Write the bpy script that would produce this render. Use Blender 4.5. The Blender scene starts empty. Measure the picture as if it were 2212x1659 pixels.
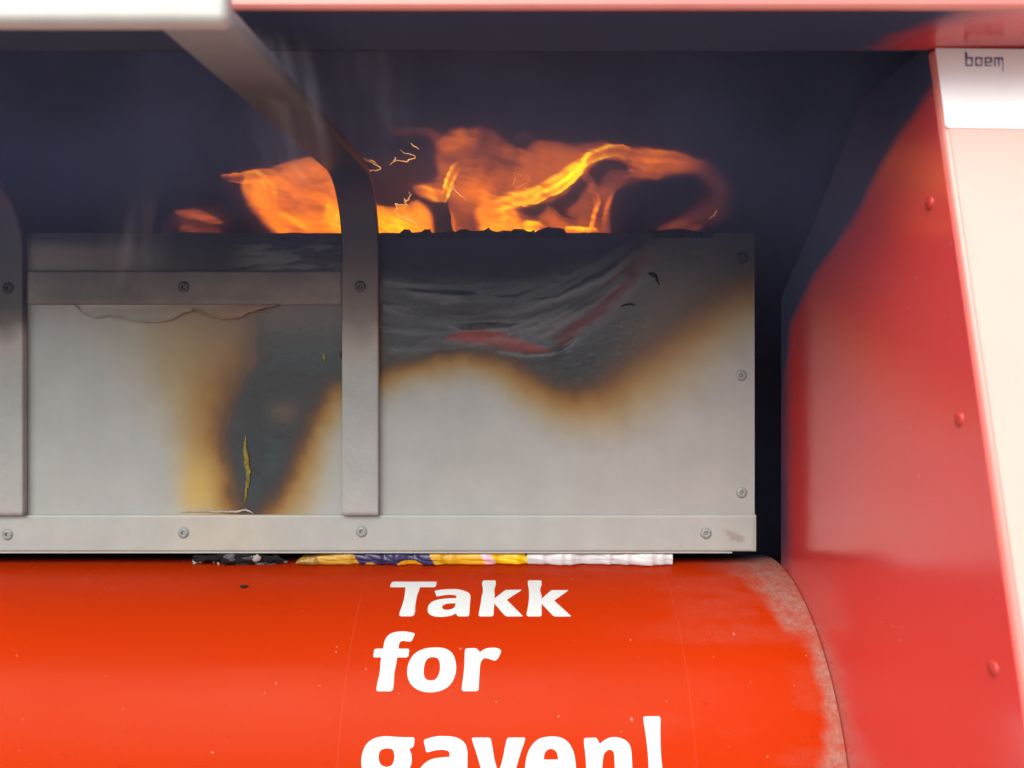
import bpy, bmesh, math, random
import numpy as np
from mathutils import Vector, Matrix
from mathutils.geometry import delaunay_2d_cdt

random.seed(7)
rng = np.random.RandomState(11)
SC = bpy.context.scene
COL = SC.collection

# ------------------------------------------------------------------ camera
H = 1.42                       # eye height above the ground (m)
F, CX, CY = 1725.0, 1106.0, 829.5   # focal length and centre, in units of a 2212 x 1659 picture
cam_d = bpy.data.cameras.new('camera')
cam = bpy.data.objects.new('camera', cam_d)
COL.objects.link(cam)
cam.location = (0, 0, H)
cam.rotation_euler = (math.radians(90), 0, 0)
cam_d.sensor_width = 36.0
cam_d.lens = 36.0 * F / 2212.0
cam_d.clip_start = 0.02
cam_d.clip_end = 500
cam_d.dof.use_dof = True
cam_d.dof.focus_distance = 1.0
cam_d.dof.aperture_fstop = 5.0
SC.camera = cam
SC.render.resolution_x, SC.render.resolution_y = 1024, 768

# ------------------------------------------------------------------ sky, sun, exposure
SUN_EL, SUN_AZ = 50.0, 202.0      # the light stands high behind the camera, a little to its left
w = bpy.data.worlds.new('World'); SC.world = w; w.use_nodes = True
nt = w.node_tree; nt.nodes.clear()
sky = nt.nodes.new('ShaderNodeTexSky'); sky.sky_type = 'NISHITA'; sky.sun_disc = False
sky.sun_elevation = math.radians(SUN_EL); sky.sun_rotation = math.radians(SUN_AZ)
sky.air_density = 0.8; sky.dust_density = 5.0; sky.ozone_density = 0.6; sky.altitude = 50
bg = nt.nodes.new('ShaderNodeBackground'); bg.inputs['Strength'].default_value = 0.068
wo = nt.nodes.new('ShaderNodeOutputWorld')
nt.links.new(sky.outputs[0], bg.inputs[0]); nt.links.new(bg.outputs[0], wo.inputs[0])
sl = bpy.data.lights.new('sun', 'SUN'); sl.energy = 1.5; sl.angle = math.radians(60); sl.color = (1.0, 0.95, 0.88)
so = bpy.data.objects.new('sun', sl); COL.objects.link(so)
el, az = math.radians(SUN_EL), math.radians(SUN_AZ)
sdir = Vector((math.sin(az) * math.cos(el), math.cos(az) * math.cos(el), math.sin(el)))
so.rotation_euler = sdir.to_track_quat('Z', 'Y').to_euler()
so.location = sdir * 20
SC.view_settings.view_transform = 'Standard'
SC.view_settings.look = 'None'
SC.view_settings.exposure = 1.65
SC.view_settings.gamma = 1.0
SC.render.engine = 'CYCLES'
SC.cycles.use_denoising = True
SC.cycles.max_bounces = 8
SC.cycles.transparent_max_bounces = 24
SC.cycles.volume_bounces = 1
SC.cycles.sample_clamp_indirect = 6.0
SC.cycles.use_fast_gi = False
SC.cycles.volume_step_rate = 2.0

# ------------------------------------------------------------------ helpers
WM = {}

def link(ob, parent=None):
    COL.objects.link(ob)
    if parent is not None:
        ob.parent = parent
        ob.matrix_parent_inverse = WM[parent.name].inverted()
    WM[ob.name] = Matrix.LocRotScale(ob.location, ob.rotation_euler, ob.scale)
    return ob

def tag(ob, label=None, cat=None, group=None, kind=None):
    for k, v in (('label', label), ('category', cat), ('group', group), ('kind', kind)):
        if v: ob[k] = v
    return ob

def thing(name, loc, label, cat, group=None):
    e = bpy.data.objects.new(name, None)
    e.location = (loc[0], loc[1], loc[2] + H)
    e.empty_display_size = 0.05
    link(e)
    return tag(e, label, cat, group)

def mesh_ob(name, verts, faces, mat, parent=None, smooth=False, cols=None, rel=True):
    """verts are given relative to the eye; cols: per-vertex RGBA."""
    V = np.asarray(verts, dtype=float).copy()
    if rel: V[:, 2] += H
    me = bpy.data.meshes.new(name)
    me.from_pydata(V.tolist(), [], faces if isinstance(faces, list) else faces.tolist())
    if cols is not None:
        a = me.attributes.new('Col', 'FLOAT_COLOR', 'POINT')
        a.data.foreach_set('color', np.asarray(cols, dtype=np.float32).ravel())
    if smooth:
        me.polygons.foreach_set('use_smooth', [True] * len(me.polygons))
    me.update()
    if mat: me.materials.append(mat)
    ob = bpy.data.objects.new(name, me)
    return link(ob, parent)

def bm_ob(name, bm, mat, parent=None, smooth=False, rel=True):
    bmesh.ops.recalc_face_normals(bm, faces=bm.faces)
    me = bpy.data.meshes.new(name)
    bm.to_mesh(me); bm.free()
    if rel: me.transform(Matrix.Translation((0, 0, H)))
    if smooth:
        me.polygons.foreach_set('use_smooth', [True] * len(me.polygons))
    if mat: me.materials.append(mat)
    return link(bpy.data.objects.new(name, me), parent)

def add_box(bm, x0, x1, y0, y1, z0, z1, bevel=0.0, seg=2):
    r = bmesh.ops.create_cube(bm, size=1.0)
    vs = r['verts']
    for v in vs:
        v.co = Vector((x0 + (v.co.x + .5) * (x1 - x0), y0 + (v.co.y + .5) * (y1 - y0), z0 + (v.co.z + .5) * (z1 - z0)))
    if bevel:
        es = list({e for v in vs for e in v.link_edges})
        bmesh.ops.bevel(bm, geom=es, offset=bevel, segments=seg, affect='EDGES', profile=0.5)

def quad_strip(nu, nv, base=0, flip=False):
    """faces of an (nu x nv) vertex grid stored row by row (nv fastest)."""
    i = np.arange(nu - 1)[:, None] * nv + np.arange(nv - 1)[None, :] + base
    q = np.stack([i, i + nv, i + nv + 1, i + 1], -1).reshape(-1, 4)
    return q[:, ::-1] if flip else q

def sheet(name, P, thick, mat, parent=None, cols=None, smooth=True):
    """A sheet of metal: a fine front grid P[nu,nv,3] with a rim and a back offset by the vector thick."""
    nu, nv = P.shape[:2]
    V = P.reshape(-1, 3)
    faces = quad_strip(nu, nv).tolist()
    idx = np.arange(nu * nv).reshape(nu, nv)
    loop = np.concatenate([idx[:, 0], idx[-1, 1:], idx[-2::-1, -1], idx[0, -2:0:-1]])
    n = len(loop); b0 = nu * nv
    back = V[loop] + np.asarray(thick)
    rim = V[loop]
    V2 = np.concatenate([V, rim, back, back])
    for k in range(n):
        k2 = (k + 1) % n
        faces.append([b0 + k2, b0 + k, b0 + n + k, b0 + n + k2])
    faces.append([b0 + 2 * n + k for k in range(n)])
    C2 = None
    if cols is not None:
        C = cols.reshape(-1, 4)
        C2 = np.concatenate([C, C[loop], C[loop], C[loop]])
    ob = mesh_ob(name, V2, faces, mat, parent, smooth, C2)
    return ob

def P3(u, v, d):
    return np.stack([(u - CX) / F * d, d + 0 * u, (CY - v) / F * d], -1)

def zconv(x0, y0, wd):
    s = wd / 2212.0 * 0.8640625
    return (lambda p: (x0 * 0.8640625 + p[0] * s, y0 * 0.8640625 + p[1] * s)), s

def vnoise(x, y, seed=0):
    x0 = np.floor(x).astype(np.int64); y0 = np.floor(y).astype(np.int64)
    fx = x - x0; fy = y - y0
    fx = fx * fx * fx * (fx * (fx * 6 - 15) + 10); fy = fy * fy * fy * (fy * (fy * 6 - 15) + 10)
    def h(a, b):
        n = (a * 374761393 + b * 668265263 + seed * 974634721) & 0x7fffffff
        n = ((n ^ (n >> 13)) * 1274126177) & 0x7fffffff
        n = n ^ (n >> 16)
        return (n & 0xffff) / 65535.0
    return (h(x0, y0) * (1 - fx) + h(x0 + 1, y0) * fx) * (1 - fy) + (h(x0, y0 + 1) * (1 - fx) + h(x0 + 1, y0 + 1) * fx) * fy

def fbm(x, y, seed=0, o=4):
    s = 0; a = .5
    for k in range(o):
        s = s + a * vnoise(x * 2 ** k, y * 2 ** k, seed + k * 17); a *= .5
    return s / (1 - .5 ** o)

def sstep(a, b, x):
    t = np.clip((x - a) / (b - a), 0, 1)
    return t * t * (3 - 2 * t)

def seg_dist(U, V, pts):
    """distance to a polyline, and the parameter (index + fraction) of the nearest place"""
    best = np.full(U.shape, 1e9); par = np.zeros(U.shape)
    for i in range(len(pts) - 1):
        ax, ay = pts[i][:2]; bx, by = pts[i + 1][:2]
        dx, dy = bx - ax, by - ay
        t = np.clip(((U - ax) * dx + (V - ay) * dy) / (dx * dx + dy * dy + 1e-9), 0, 1)
        d = np.hypot(U - ax - t * dx, V - ay - t * dy)
        m = d < best
        best = np.where(m, d, best); par = np.where(m, i + t, par)
    return best, par

def poly_sd(U, V, pts):
    """signed distance to a polygon, negative inside"""
    d, _ = seg_dist(U, V, list(pts) + [pts[0]])
    ins = np.zeros(U.shape, bool)
    n = len(pts); j = n - 1
    for i in range(n):
        xi, yi = pts[i][:2]; xj, yj = pts[j][:2]
        c = ((yi > V) != (yj > V)) & (U < (xj - xi) * (V - yi) / (yj - yi + 1e-12) + xi)
        ins ^= c; j = i
    return np.where(ins, -d, d)

def ramp(t, stops):
    ts = [s[0] for s in stops]
    return np.stack([np.interp(t, ts, [s[1][k] for s in stops]) for k in range(3)], -1)

def mixc(a, b, f):
    return a * (1 - f[..., None]) + np.asarray(b) * f[..., None]

# ------------------------------------------------------------------ materials
def mat_new(name):
    m = bpy.data.materials.new(name); m.use_nodes = True
    n = m.node_tree; b = n.nodes['Principled BSDF']
    return m, n, b

def nd(n, typ, **kw):
    x = n.nodes.new(typ)
    for k, v in kw.items(): setattr(x, k, v)
    return x

def noise(n, scale, detail=4, rough=.55, coord=None, stretch=None):
    t = nd(n, 'ShaderNodeTexNoise'); t.inputs['Scale'].default_value = scale
    t.inputs['Detail'].default_value = detail; t.inputs['Roughness'].default_value = rough
    tc = nd(n, 'ShaderNodeNewGeometry')
    src = tc.outputs['Position']
    if stretch:
        mp = nd(n, 'ShaderNodeMapping'); mp.inputs['Scale'].default_value = stretch
        n.links.new(src, mp.inputs[0]); src = mp.outputs[0]
    n.links.new(src, t.inputs['Vector'])
    return t.outputs['Fac']

def math_n(n, op, a, b=None, clamp=False):
    m = nd(n, 'ShaderNodeMath', operation=op, use_clamp=clamp)
    for i, x in enumerate((a, b)):
        if x is None: continue
        if isinstance(x, (int, float)): m.inputs[i].default_value = x
        else: n.links.new(x, m.inputs[i])
    return m.outputs[0]

def mrange(n, x, a, b, c, d):
    m = nd(n, 'ShaderNodeMapRange'); m.inputs[1].default_value = a; m.inputs[2].default_value = b
    m.inputs[3].default_value = c; m.inputs[4].default_value = d
    n.links.new(x, m.inputs[0]); return m.outputs[0]

def mixrgb(n, fac, a, b, blend='MIX'):
    m = nd(n, 'ShaderNodeMix', data_type='RGBA', blend_type=blend)
    for i, x in ((0, fac), (6, a), (7, b)):
        if isinstance(x, (int, float)): m.inputs[i].default_value = x
        elif isinstance(x, tuple): m.inputs[i].default_value = (*x, 1)
        else: n.links.new(x, m.inputs[i])
    return m.outputs[2]

def bump(n, b, h, strength, dist):
    k = nd(n, 'ShaderNodeBump'); k.inputs['Strength'].default_value = strength; k.inputs['Distance'].default_value = dist
    n.links.new(h, k.inputs['Height']); n.links.new(k.outputs[0], b.inputs['Normal'])

RED = (0.58, 0.040, 0.010)
RED_W = (0.61, 0.056, 0.055)
SOOT = (0.044, 0.060, 0.108)

def red_paint(name, use_attr=True, rough=.22, spec=.5, base=RED, coat=0.0, film=False):
    """glossy red paint; Col.r = soot, Col.g = grey dust"""
    m, n, b = mat_new(name)
    nz = noise(n, 9, 5); nf = noise(n, 420, 2)
    col = mixrgb(n, mrange(n, nz, .3, .7, 0, .16), base, tuple(x * .85 for x in base))
    sp = noise(n, 150, 2, .4)
    col = mixrgb(n, mrange(n, sp, .755, .775, 0, .4), col, (0.62, 0.33, 0.26))
    if film:
        # two seams where the printed film laps, and fallen ash
        gx = nd(n, 'ShaderNodeNewGeometry'); sx = nd(n, 'ShaderNodeSeparateXYZ'); n.links.new(gx.outputs['Position'], sx.inputs[0])
        for x0, tilt in ((.186, 0), (-.176, 0)):
            dx = math_n(n, 'ABSOLUTE', math_n(n, 'SUBTRACT', sx.outputs[0], x0))
            col = mixrgb(n, mrange(n, dx, .0003, .0010, .10, 0), col, (0.50, 0.12, 0.08))
        ash = math_n(n, 'MULTIPLY', mrange(n, noise(n, 310, 2, .5), .66, .72, 0, .5), mrange(n, noise(n, 12, 2), .45, .65, 0, 1))
        col = mixrgb(n, ash, col, (0.10, 0.02, 0.015))
    r = math_n(n, 'ADD', mrange(n, nz, .3, .7, -.05, .07), rough)
    if use_attr:
        at = nd(n, 'ShaderNodeAttribute', attribute_name='Col')
        sep = nd(n, 'ShaderNodeSeparateColor'); n.links.new(at.outputs['Color'], sep.inputs[0])
        dn = noise(n, 60, 6, .7)
        dm = math_n(n, 'MULTIPLY', sep.outputs[1], mrange(n, dn, .34, .60, .45, 1.0), True)
        dcol = mixrgb(n, mrange(n, noise(n, 230, 3, .6), .35, .65, 0, 1), (0.23, 0.135, 0.115), (0.30, 0.22, 0.19))
        col = mixrgb(n, dm, col, dcol)
        sm = math_n(n, 'MULTIPLY', sep.outputs[0], mrange(n, noise(n, 30, 4), .25, .6, 1.0, 1.12), True)
        col = mixrgb(n, sm, col, SOOT)
        r = math_n(n, 'ADD', r, math_n(n, 'MULTIPLY', dm, .4))
        r = math_n(n, 'ADD', r, math_n(n, 'MULTIPLY', sm, .24), True)
    n.links.new(col, b.inputs['Base Color']); n.links.new(r, b.inputs['Roughness'])
    b.inputs['Specular IOR Level'].default_value = spec
    if use_attr: n.links.new(math_n(n, 'MULTIPLY', math_n(n, 'SUBTRACT', 1.0, math_n(n, 'MULTIPLY', sm, .8)), spec), b.inputs['Specular IOR Level'])
    b.inputs['Coat Weight'].default_value = coat; b.inputs['Coat Roughness'].default_value = .20
    if coat and use_attr: n.links.new(math_n(n, 'MULTIPLY', math_n(n, 'SUBTRACT', 1.0, sm, True), coat), b.inputs['Coat Weight'])
    bump(n, b, math_n(n, 'ADD', math_n(n, 'MULTIPLY', nf, .2), noise(n, 5, 1)), .03, .01)
    return m

def metal_paint(name, rough_gain=1.0):
    """satin grey paint on sheet steel: Col.rgb = colour of paint, heat tint and soot, alpha = roughness"""
    m, n, b = mat_new(name)
    at = nd(n, 'ShaderNodeAttribute', attribute_name='Col')
    n1 = noise(n, 26, 5); n2 = noise(n, 900, 2, .5)
    f = math_n(n, 'MULTIPLY', mrange(n, n1, .3, .7, .94, 1.05), mrange(n, n2, .3, .7, .93, 1.06))
    vm = nd(n, 'ShaderNodeVectorMath', operation='SCALE')
    n.links.new(at.outputs['Color'], vm.inputs[0]); n.links.new(f, vm.inputs['Scale'])
    n.links.new(vm.outputs[0], b.inputs['Base Color'])
    n.links.new(at.outputs['Alpha'], b.inputs['Roughness'])
    b.inputs['Specular IOR Level'].default_value = .45
    bump(n, b, math_n(n, 'ADD', math_n(n, 'MULTIPLY', noise(n, 700, 2), .35), noise(n, 14, 2)), .12, .004)
    return m

def plain(name, col, rough=.5, spec=.5, n_scale=40, n_amt=.12, bump_s=0.0, bump_scale=200, metallic=0):
    m, n, b = mat_new(name)
    c2 = tuple(x * (1 - n_amt * 3) for x in col)
    n.links.new(mixrgb(n, mrange(n, noise(n, n_scale, 5, .6), .35, .7, 0, 1), col, c2), b.inputs['Base Color'])
    b.inputs['Roughness'].default_value = rough; b.inputs['Specular IOR Level'].default_value = spec
    b.inputs['Metallic'].default_value = metallic
    if bump_s: bump(n, b, noise(n, bump_scale, 4), bump_s, .004)
    return m

M = {}
M['red'] = red_paint('red_gloss_paint', rough=.16, spec=.6, base=RED_W, coat=.9)
M['red_drum'] = red_paint('red_printed_film', rough=.26, spec=.035, base=(0.37, 0.0245, 0.0022), film=True)
M['grey'] = metal_paint('grey_satin_paint')
M['soot'] = plain('soot_hazed', (0.060, 0.078, 0.130), .85, .2, 5, .24, .25, 60)  # soot, with smoke haze and lens glare mixed in as a blue lift
M['blown_red'] = plain('overexposed_red_pale', (0.65, 0.37, 0.325), .35, .5, 12, .02)  # overexposed red paint and flare, put into a pale base colour
M['white'] = plain('white_vinyl', (0.56, 0.61, 0.615), .38, .4, 80, .02)
M['sticker'] = plain('white_label_film', (0.84, 0.85, 0.85), .35, .5, 30, .015)
M['blue'] = plain('blue_print', (0.03, 0.05, 0.22), .5, .3, 200, .1)
M['char'] = plain('char', (0.014, 0.013, 0.014), .8, .25, 90, .2, .8, 300)
M['ash'] = plain('pale_ash', (0.55, 0.52, 0.47), .9, .1, 150, .16, .6, 500)
M['ashgrey'] = plain('grey_ash', (0.13, 0.13, 0.15), .8, .2, 150, .2, .6, 500)
M['concrete'] = plain('concrete', (0.30, 0.29, 0.27), .9, .2, 3, .1, .2, 30)
M['shell'] = plain('outer_red_overexposed', (0.62, 0.20, 0.17), .32, .6, 8, .05)  # red paint, its overexposed paleness and sky gloss mixed into the base

# ------------------------------------------------------------------ setting
bm = bmesh.new()
r = bmesh.ops.create_grid(bm, x_segments=8, y_segments=8, size=60)
g = bm_ob('ground', bm, M['concrete'], rel=False)
tag(g, 'pale concrete ground in front of the donation container', None, None, 'structure')

# ------------------------------------------------------------------ the container
XW = 0.3386                    # inner face of the right cheek
XL = -1.157                    # the left one
YT, ZT = 0.645, 0.2716         # top of the sloping front
SL = 0.247                     # how far the front comes forward per metre down
DY, DZ, DR = 1.03, -0.466, 0.240   # axis and radius of the round chute front
def yfront(z): return YT - SL * (ZT - z)

bin_ = thing('donation_container', (-0.41, 1.0, -H), 'red steel clothes donation container, sooty and burning inside', 'container')

# cheek (side wall): polygon in the y-z plane, fine grid with soot
def cheek(X, sgn, name='side_wall'):
    nz, ny = 150, 90
    zs = np.linspace(-0.60, ZT + .004, nz)
    yb = np.where(zs < .108, 1.005, np.interp(zs, [.108, .191, .267, .30], [1.005, .880, .785, .745]))
    yf = yfront(zs) + .006
    t = np.linspace(0, 1, ny)
    Y = yf[:, None] * (1 - t) + yb[:, None] * t
    Z = np.repeat(zs[:, None], ny, 1)
    P = np.stack([np.full_like(Y, X), Y, Z], -1)
    u = CX + F * abs(X) / Y if sgn > 0 else CX + F * XW / Y
    v = CY - F * Z / Y
    # soot: everything behind a slanting front, in the cheek's own plane
    nse = (fbm(Y * 14, Z * 14, 3) - .5) * .02
    edge = np.interp(Z, [-.3, -.215, -.1, -.012, .073, .1207, .156, .190, .2176, .238, .26, .30], [1.06, 1.01, 1.0, .992, .968, .895, .806, .752, .697, .641, .61, .58])
    s = sstep(-.034, .020, Y - edge + nse)
    soft = sstep(-.25, .02, Y - edge) * .22
    s = np.maximum(s, .85 * sstep(.945, 1.004, Y + nse) * sstep(-.26, -.2, Z))
    s = np.clip(np.maximum(s * .985, soft * sstep(-.05, .1, Z)), 0, 1)
    dust = .40 * sstep(-.2, -.3, Z) * sstep(.035, .0, np.abs(np.hypot(Y - DY, Z - DZ) - DR))
    cols = np.stack([s, dust, 0 * s, np.ones_like(s)], -1)
    if sgn < 0:
        return sheet(name, P[::-1], (-.003, 0, 0), M['red'], bin_, cols[::-1])
    return sheet(name, P, (.003, 0, 0), M['red'], bin_, cols)
cheek_r = cheek(XW, 1)
cheek_l = cheek(XL, -1)

# sloping front columns beside the opening, with the folded edge
def column(x0, x1, name='front_column'):
    bm = bmesh.new()
    zb, zt = -0.95, ZT - .0006
    add_box(bm, x0, x1, 0, .05, zb, zt, .0045, 4)
    for vv in bm.verts: vv.co.y += yfront(vv.co.z)
    ob = bm_ob(name, bm, M['shell'], bin_, True)
    return ob
col_r = column(XW + .0004, .52)
col_l = column(-1.34, XL - .0004)

def on_front(u, v, lift=0.0):
    b = (CY - v) / F
    t = (YT - SL * ZT) / (1 - SL * b) - lift
    return np.array([(u - CX) / F * t, t, b * t])

# round chute front
def drum():
    xs = np.linspace(XL, XW - .0008, 300)
    th = np.concatenate([np.linspace(58, 92, 34)[:-1], np.linspace(92, 150, 120)[:-1], np.linspace(150, 205, 40)])
    T = np.radians(th)
    X, TT = np.meshgrid(xs, T, indexing='ij')
    Y = DY + DR * np.cos(TT); Z = DZ + DR * np.sin(TT)
    P = np.stack([X, Y, Z], -1)
    # grey dust streak rubbed along the right end
    arc = (TT - math.radians(92)) * DR           # metres down from the crown
    wob = (fbm(X * 26, TT * 7, 5) - .5) * .05
    wid = np.interp(arc, [-.1, .0, .03, .07, .11, .16, .22], [.080, .080, .082, .062, .042, .030, .018])
    dd = (XW - X)
    dust = sstep(1.35, .25, (dd + wob * .9) / wid) * .80
    dust *= np.interp(dd, [0, .004, .012], [.7, .95, 1])
    dust = np.maximum(dust, .10 * sstep(.5, .75, fbm(X * 9, TT * 9, 9)) * sstep(.30, .05, dd))
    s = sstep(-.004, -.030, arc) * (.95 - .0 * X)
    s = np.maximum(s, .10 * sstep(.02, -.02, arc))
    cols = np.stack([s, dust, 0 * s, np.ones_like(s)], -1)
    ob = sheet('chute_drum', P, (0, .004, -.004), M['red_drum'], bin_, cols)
    return ob
drum_ob = drum()

# hood: front lip, its glossy underside, the returned edge
def hood():
    y0, y1 = .577, YT + .004
    nx, ny = 260, 26
    xs = np.linspace(-1.36, .54, nx); ys = np.linspace(y0 + .0035, y1, ny)
    X, Y = np.meshgrid(xs, ys, indexing='ij')
    Z = np.full_like(X, ZT)
    edge = np.interp(Y, [y0, y0 + .02, y0 + .045, y1], [.338, .325, .30, .288]) + (fbm(X * 18, Y * 18, 2) - .5) * .03
    s = sstep(.045, -.03, X - edge) * .99
    cols = np.stack([s, 0 * s, 0 * s, np.ones_like(s)], -1)
    P = np.stack([X, Y, Z], -1)[:, ::-1]
    return sheet('hood_underside', P, (0, 0, .002), M['red'], bin_, cols[:, ::-1])
hood_u = hood()
bm = bmesh.new()
prof = [(.5805, ZT - .0002), (.5785, ZT + .0006), (.577, ZT + .003), (.577, .44), (.60, .47), (1.6, .56), (1.6, .545), (.605, .455), (.592, .44), (.592, ZT + .0035)]
for x in (-1.36, .54):
    for p in prof: bm.verts.new((x, p[0], p[1]))
bm.verts.ensure_lookup_table(); k = len(prof)
for i in range(k):
    bm.faces.new([bm.verts[i], bm.verts[(i + 1) % k], bm.verts[k + (i + 1) % k], bm.verts[k + i]])
bm.faces.new([bm.verts[i] for i in range(k)]); bm.faces.new([bm.verts[k + i] for i in range(k)])
bm_ob('roof', bm, M['shell'], bin_)
# inner return of the front header
bm = bmesh.new(); add_box(bm, -1.34, .52, YT + .0045, YT + .0075, ZT + .0005, .49)
bm_ob('header_return', bm, M['soot'], bin_)

# sooty inside, closed towards the back and the sides; outer shell
bm = bmesh.new(); add_box(bm, -1.35, .53, 1.50, 1.515, -1.40, .535); bm_ob('back_wall', bm, M['soot'], bin_)
for x0, x1 in ((.521, .535), (-1.355, -1.341)):
    bm = bmesh.new(); add_box(bm, x0, x1, YT + .008, 1.499, -1.40, .475)
    for vv in bm.verts:
        if vv.co.z > 0: vv.co.z = .468 + (vv.co.y - .66) * .085
    bm_ob('inner_side', bm, M['soot'], bin_)
bm = bmesh.new(); add_box(bm, -1.34, .52, .66, 1.499, .440, .452)
for vv in bm.verts: vv.co.z += (vv.co.y - .66) * .085
bm_ob('inner_ceiling', bm, M['soot'], bin_)
bm = bmesh.new(); add_box(bm, -1.34, .52, 1.16, 1.499, -.36, -.345); bm_ob('inner_floor', bm, M['soot'], bin_)
bm = bmesh.new(); add_box(bm, -1.34, .52, .83, .845, -1.40, -.57); bm_ob('lower_front', bm, M['shell'], bin_)

# ------------------------------------------------------------------ rivets
def rivet_mesh(mat, hole=True, r=.0073, name='rivet'):
    prof = [(.0, -.0006 if hole else .0026), (.0013, -.0004 if hole else .0026), (.0019, .0008 if hole else .0025), (.0024, .0019), (.0036, .0023), (.0054, .0017), (.0068, .0008), (.0073, .0)]
    n = 20; vs = []; fs = []
    for (a, h) in prof:
        for k in range(n):
            t = 2 * math.pi * k / n
            vs.append((a * r / .0073 * math.cos(t), -h, a * r / .0073 * math.sin(t)))
    for i in range(len(prof) - 1):
        for k in range(n):
            fs.append([i * n + k, (i + 1) * n + k, (i + 1) * n + (k + 1) % n, i * n + (k + 1) % n])
    me = bpy.data.meshes.new(name); me.from_pydata(vs, [], fs)
    me.polygons.foreach_set('use_smooth', [True] * len(fs)); me.materials.append(mat); me.materials.append(M['char'])
    if hole:
        for q in me.polygons:
            if q.index < 2 * n: q.material_index = 1
    return me
M['rivet'] = plain('rivet_grey', (0.31, 0.345, 0.335), .42, .5, 300, .1)
M['rivet_dark'] = plain('rivet_sooty', (0.07, 0.066, 0.064), .5, .5, 300, .15)
M['rivet_black'] = plain('rivet_black', (0.03, 0.03, 0.036), .6, .4, 300, .15)
M['rivet_red'] = plain('rivet_red', (0.50, 0.045, 0.04), .3, .5, 300, .1)
RM = {k: rivet_mesh(M[k]) for k in ('rivet', 'rivet_dark', 'rivet_black')}
RM['rivet_red'] = rivet_mesh(M['rivet_red'], False, .0058)
def rivet(loc, key, parent, rot=(0, 0, 0)):
    o = bpy.data.objects.new('rivet', RM[key])
    o.location = (loc[0], loc[1], loc[2] + H); o.rotation_euler = rot
    return link(o, parent)
for zz in (.3195 - .173, .3195 - .346, .3195 - .5195, -.373):
    rivet((XW, yfront(zz) + .033, zz), 'rivet_red', cheek_r, (0, 0, math.radians(-90)))
    rivet((XL, yfront(zz) + .033, zz), 'rivet_red', cheek_l, (0, 0, math.radians(90)))

# ------------------------------------------------------------------ lettering
def smooth_poly(pts, n=6):
    out = []
    N = len(pts)
    for i in range(N):
        p = Vector(pts[i][:2]); a = Vector(pts[i - 1][:2]); b = Vector(pts[(i + 1) % N][:2])
        r = pts[i][2] if len(pts[i]) > 2 else 1e9
        la, lb = (a - p).length, (b - p).length
        ra, rb = min(r, la * .5), min(r, lb * .5)
        s = p + (a - p) * (ra / la); e = p + (b - p) * (rb / lb)
        m = 1 if r < 1 else n
        for k in range(m + 1):
            t = k / m
            q = s * (1 - t) ** 2 + p * 2 * t * (1 - t) + e * t * t
            if not out or (q - out[-1]).length > .3: out.append(q)
    if (out[0] - out[-1]).length < .3: out.pop()
    return out

def letter(loops, conv, surf, mat, parent, step, thick, name='letter'):
    """cut a letter out of film and lay it on a surface; loops[0] outline, the rest counters"""
    vs, es, fcs = [], [], []
    L = [[Vector(conv(q)) for q in smooth_poly(lp)] for lp in loops]
    for lp in L:
        b = len(vs); n = len(lp)
        vs += lp; es += [(b + i, b + (i + 1) % n) for i in range(n)]
    us = [p.x for p in L[0]]; vv = [p.y for p in L[0]]
    U, V = np.meshgrid(np.arange(min(us), max(us), step), np.arange(min(vv), max(vv), step), indexing='ij')
    sd = poly_sd(U, V, [tuple(p) for p in L[0]])
    for lp in L[1:]: sd = np.maximum(sd, -poly_sd(U, V, [tuple(p) for p in lp]))
    keep = sd < -step * .35
    vs += [Vector((a, b)) for a, b in zip(U[keep], V[keep])]
    r = delaunay_2d_cdt(vs, es, [], 0, 1e-5)
    ov, of = r[0], r[2]
    cen = np.array([[sum(ov[i].x for i in f) / 3, sum(ov[i].y for i in f) / 3] for f in of])
    sd = poly_sd(cen[:, 0], cen[:, 1], [tuple(p) for p in L[0]])
    for lp in L[1:]: sd = np.maximum(sd, -poly_sd(cen[:, 0], cen[:, 1], [tuple(p) for p in lp]))
    F2 = [list(f) for f, d in zip(of, sd) if d < 0]
    top = [surf(p.x, p.y, thick) for p in ov]; low = [surf(p.x, p.y, -.0003) for p in ov]
    n = len(ov)
    edges = {}
    for f in F2:
        for i in range(3):
            e = (f[i], f[(i + 1) % 3]); edges[e] = 1
    faces = [f[::-1] for f in F2]
    for (a, b) in edges:
        if (b, a) not in edges: faces.append([a, b, n + b, n + a])
    bm = bmesh.new()
    bv = [bm.verts.new(p) for p in top + low]
    for f in faces:
        try: bm.faces.new([bv[i] for i in f])
        except ValueError: pass
    for v_ in [v_ for v_ in bm.verts if not v_.link_faces]: bm.verts.remove(v_)
    return bm_ob(name, bm, mat, parent)

def on_drum(u, v, lift):
    a, b = (u - CX) / F, (CY - v) / F
    R = DR + lift
    A = 1 + b * b; B = -2 * (DY + b * DZ); C = DY * DY + DZ * DZ - R * R
    t = (-B - math.sqrt(max(B * B - 4 * A * C, 0))) / (2 * A)
    return (a * t, t, b * t)

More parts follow.
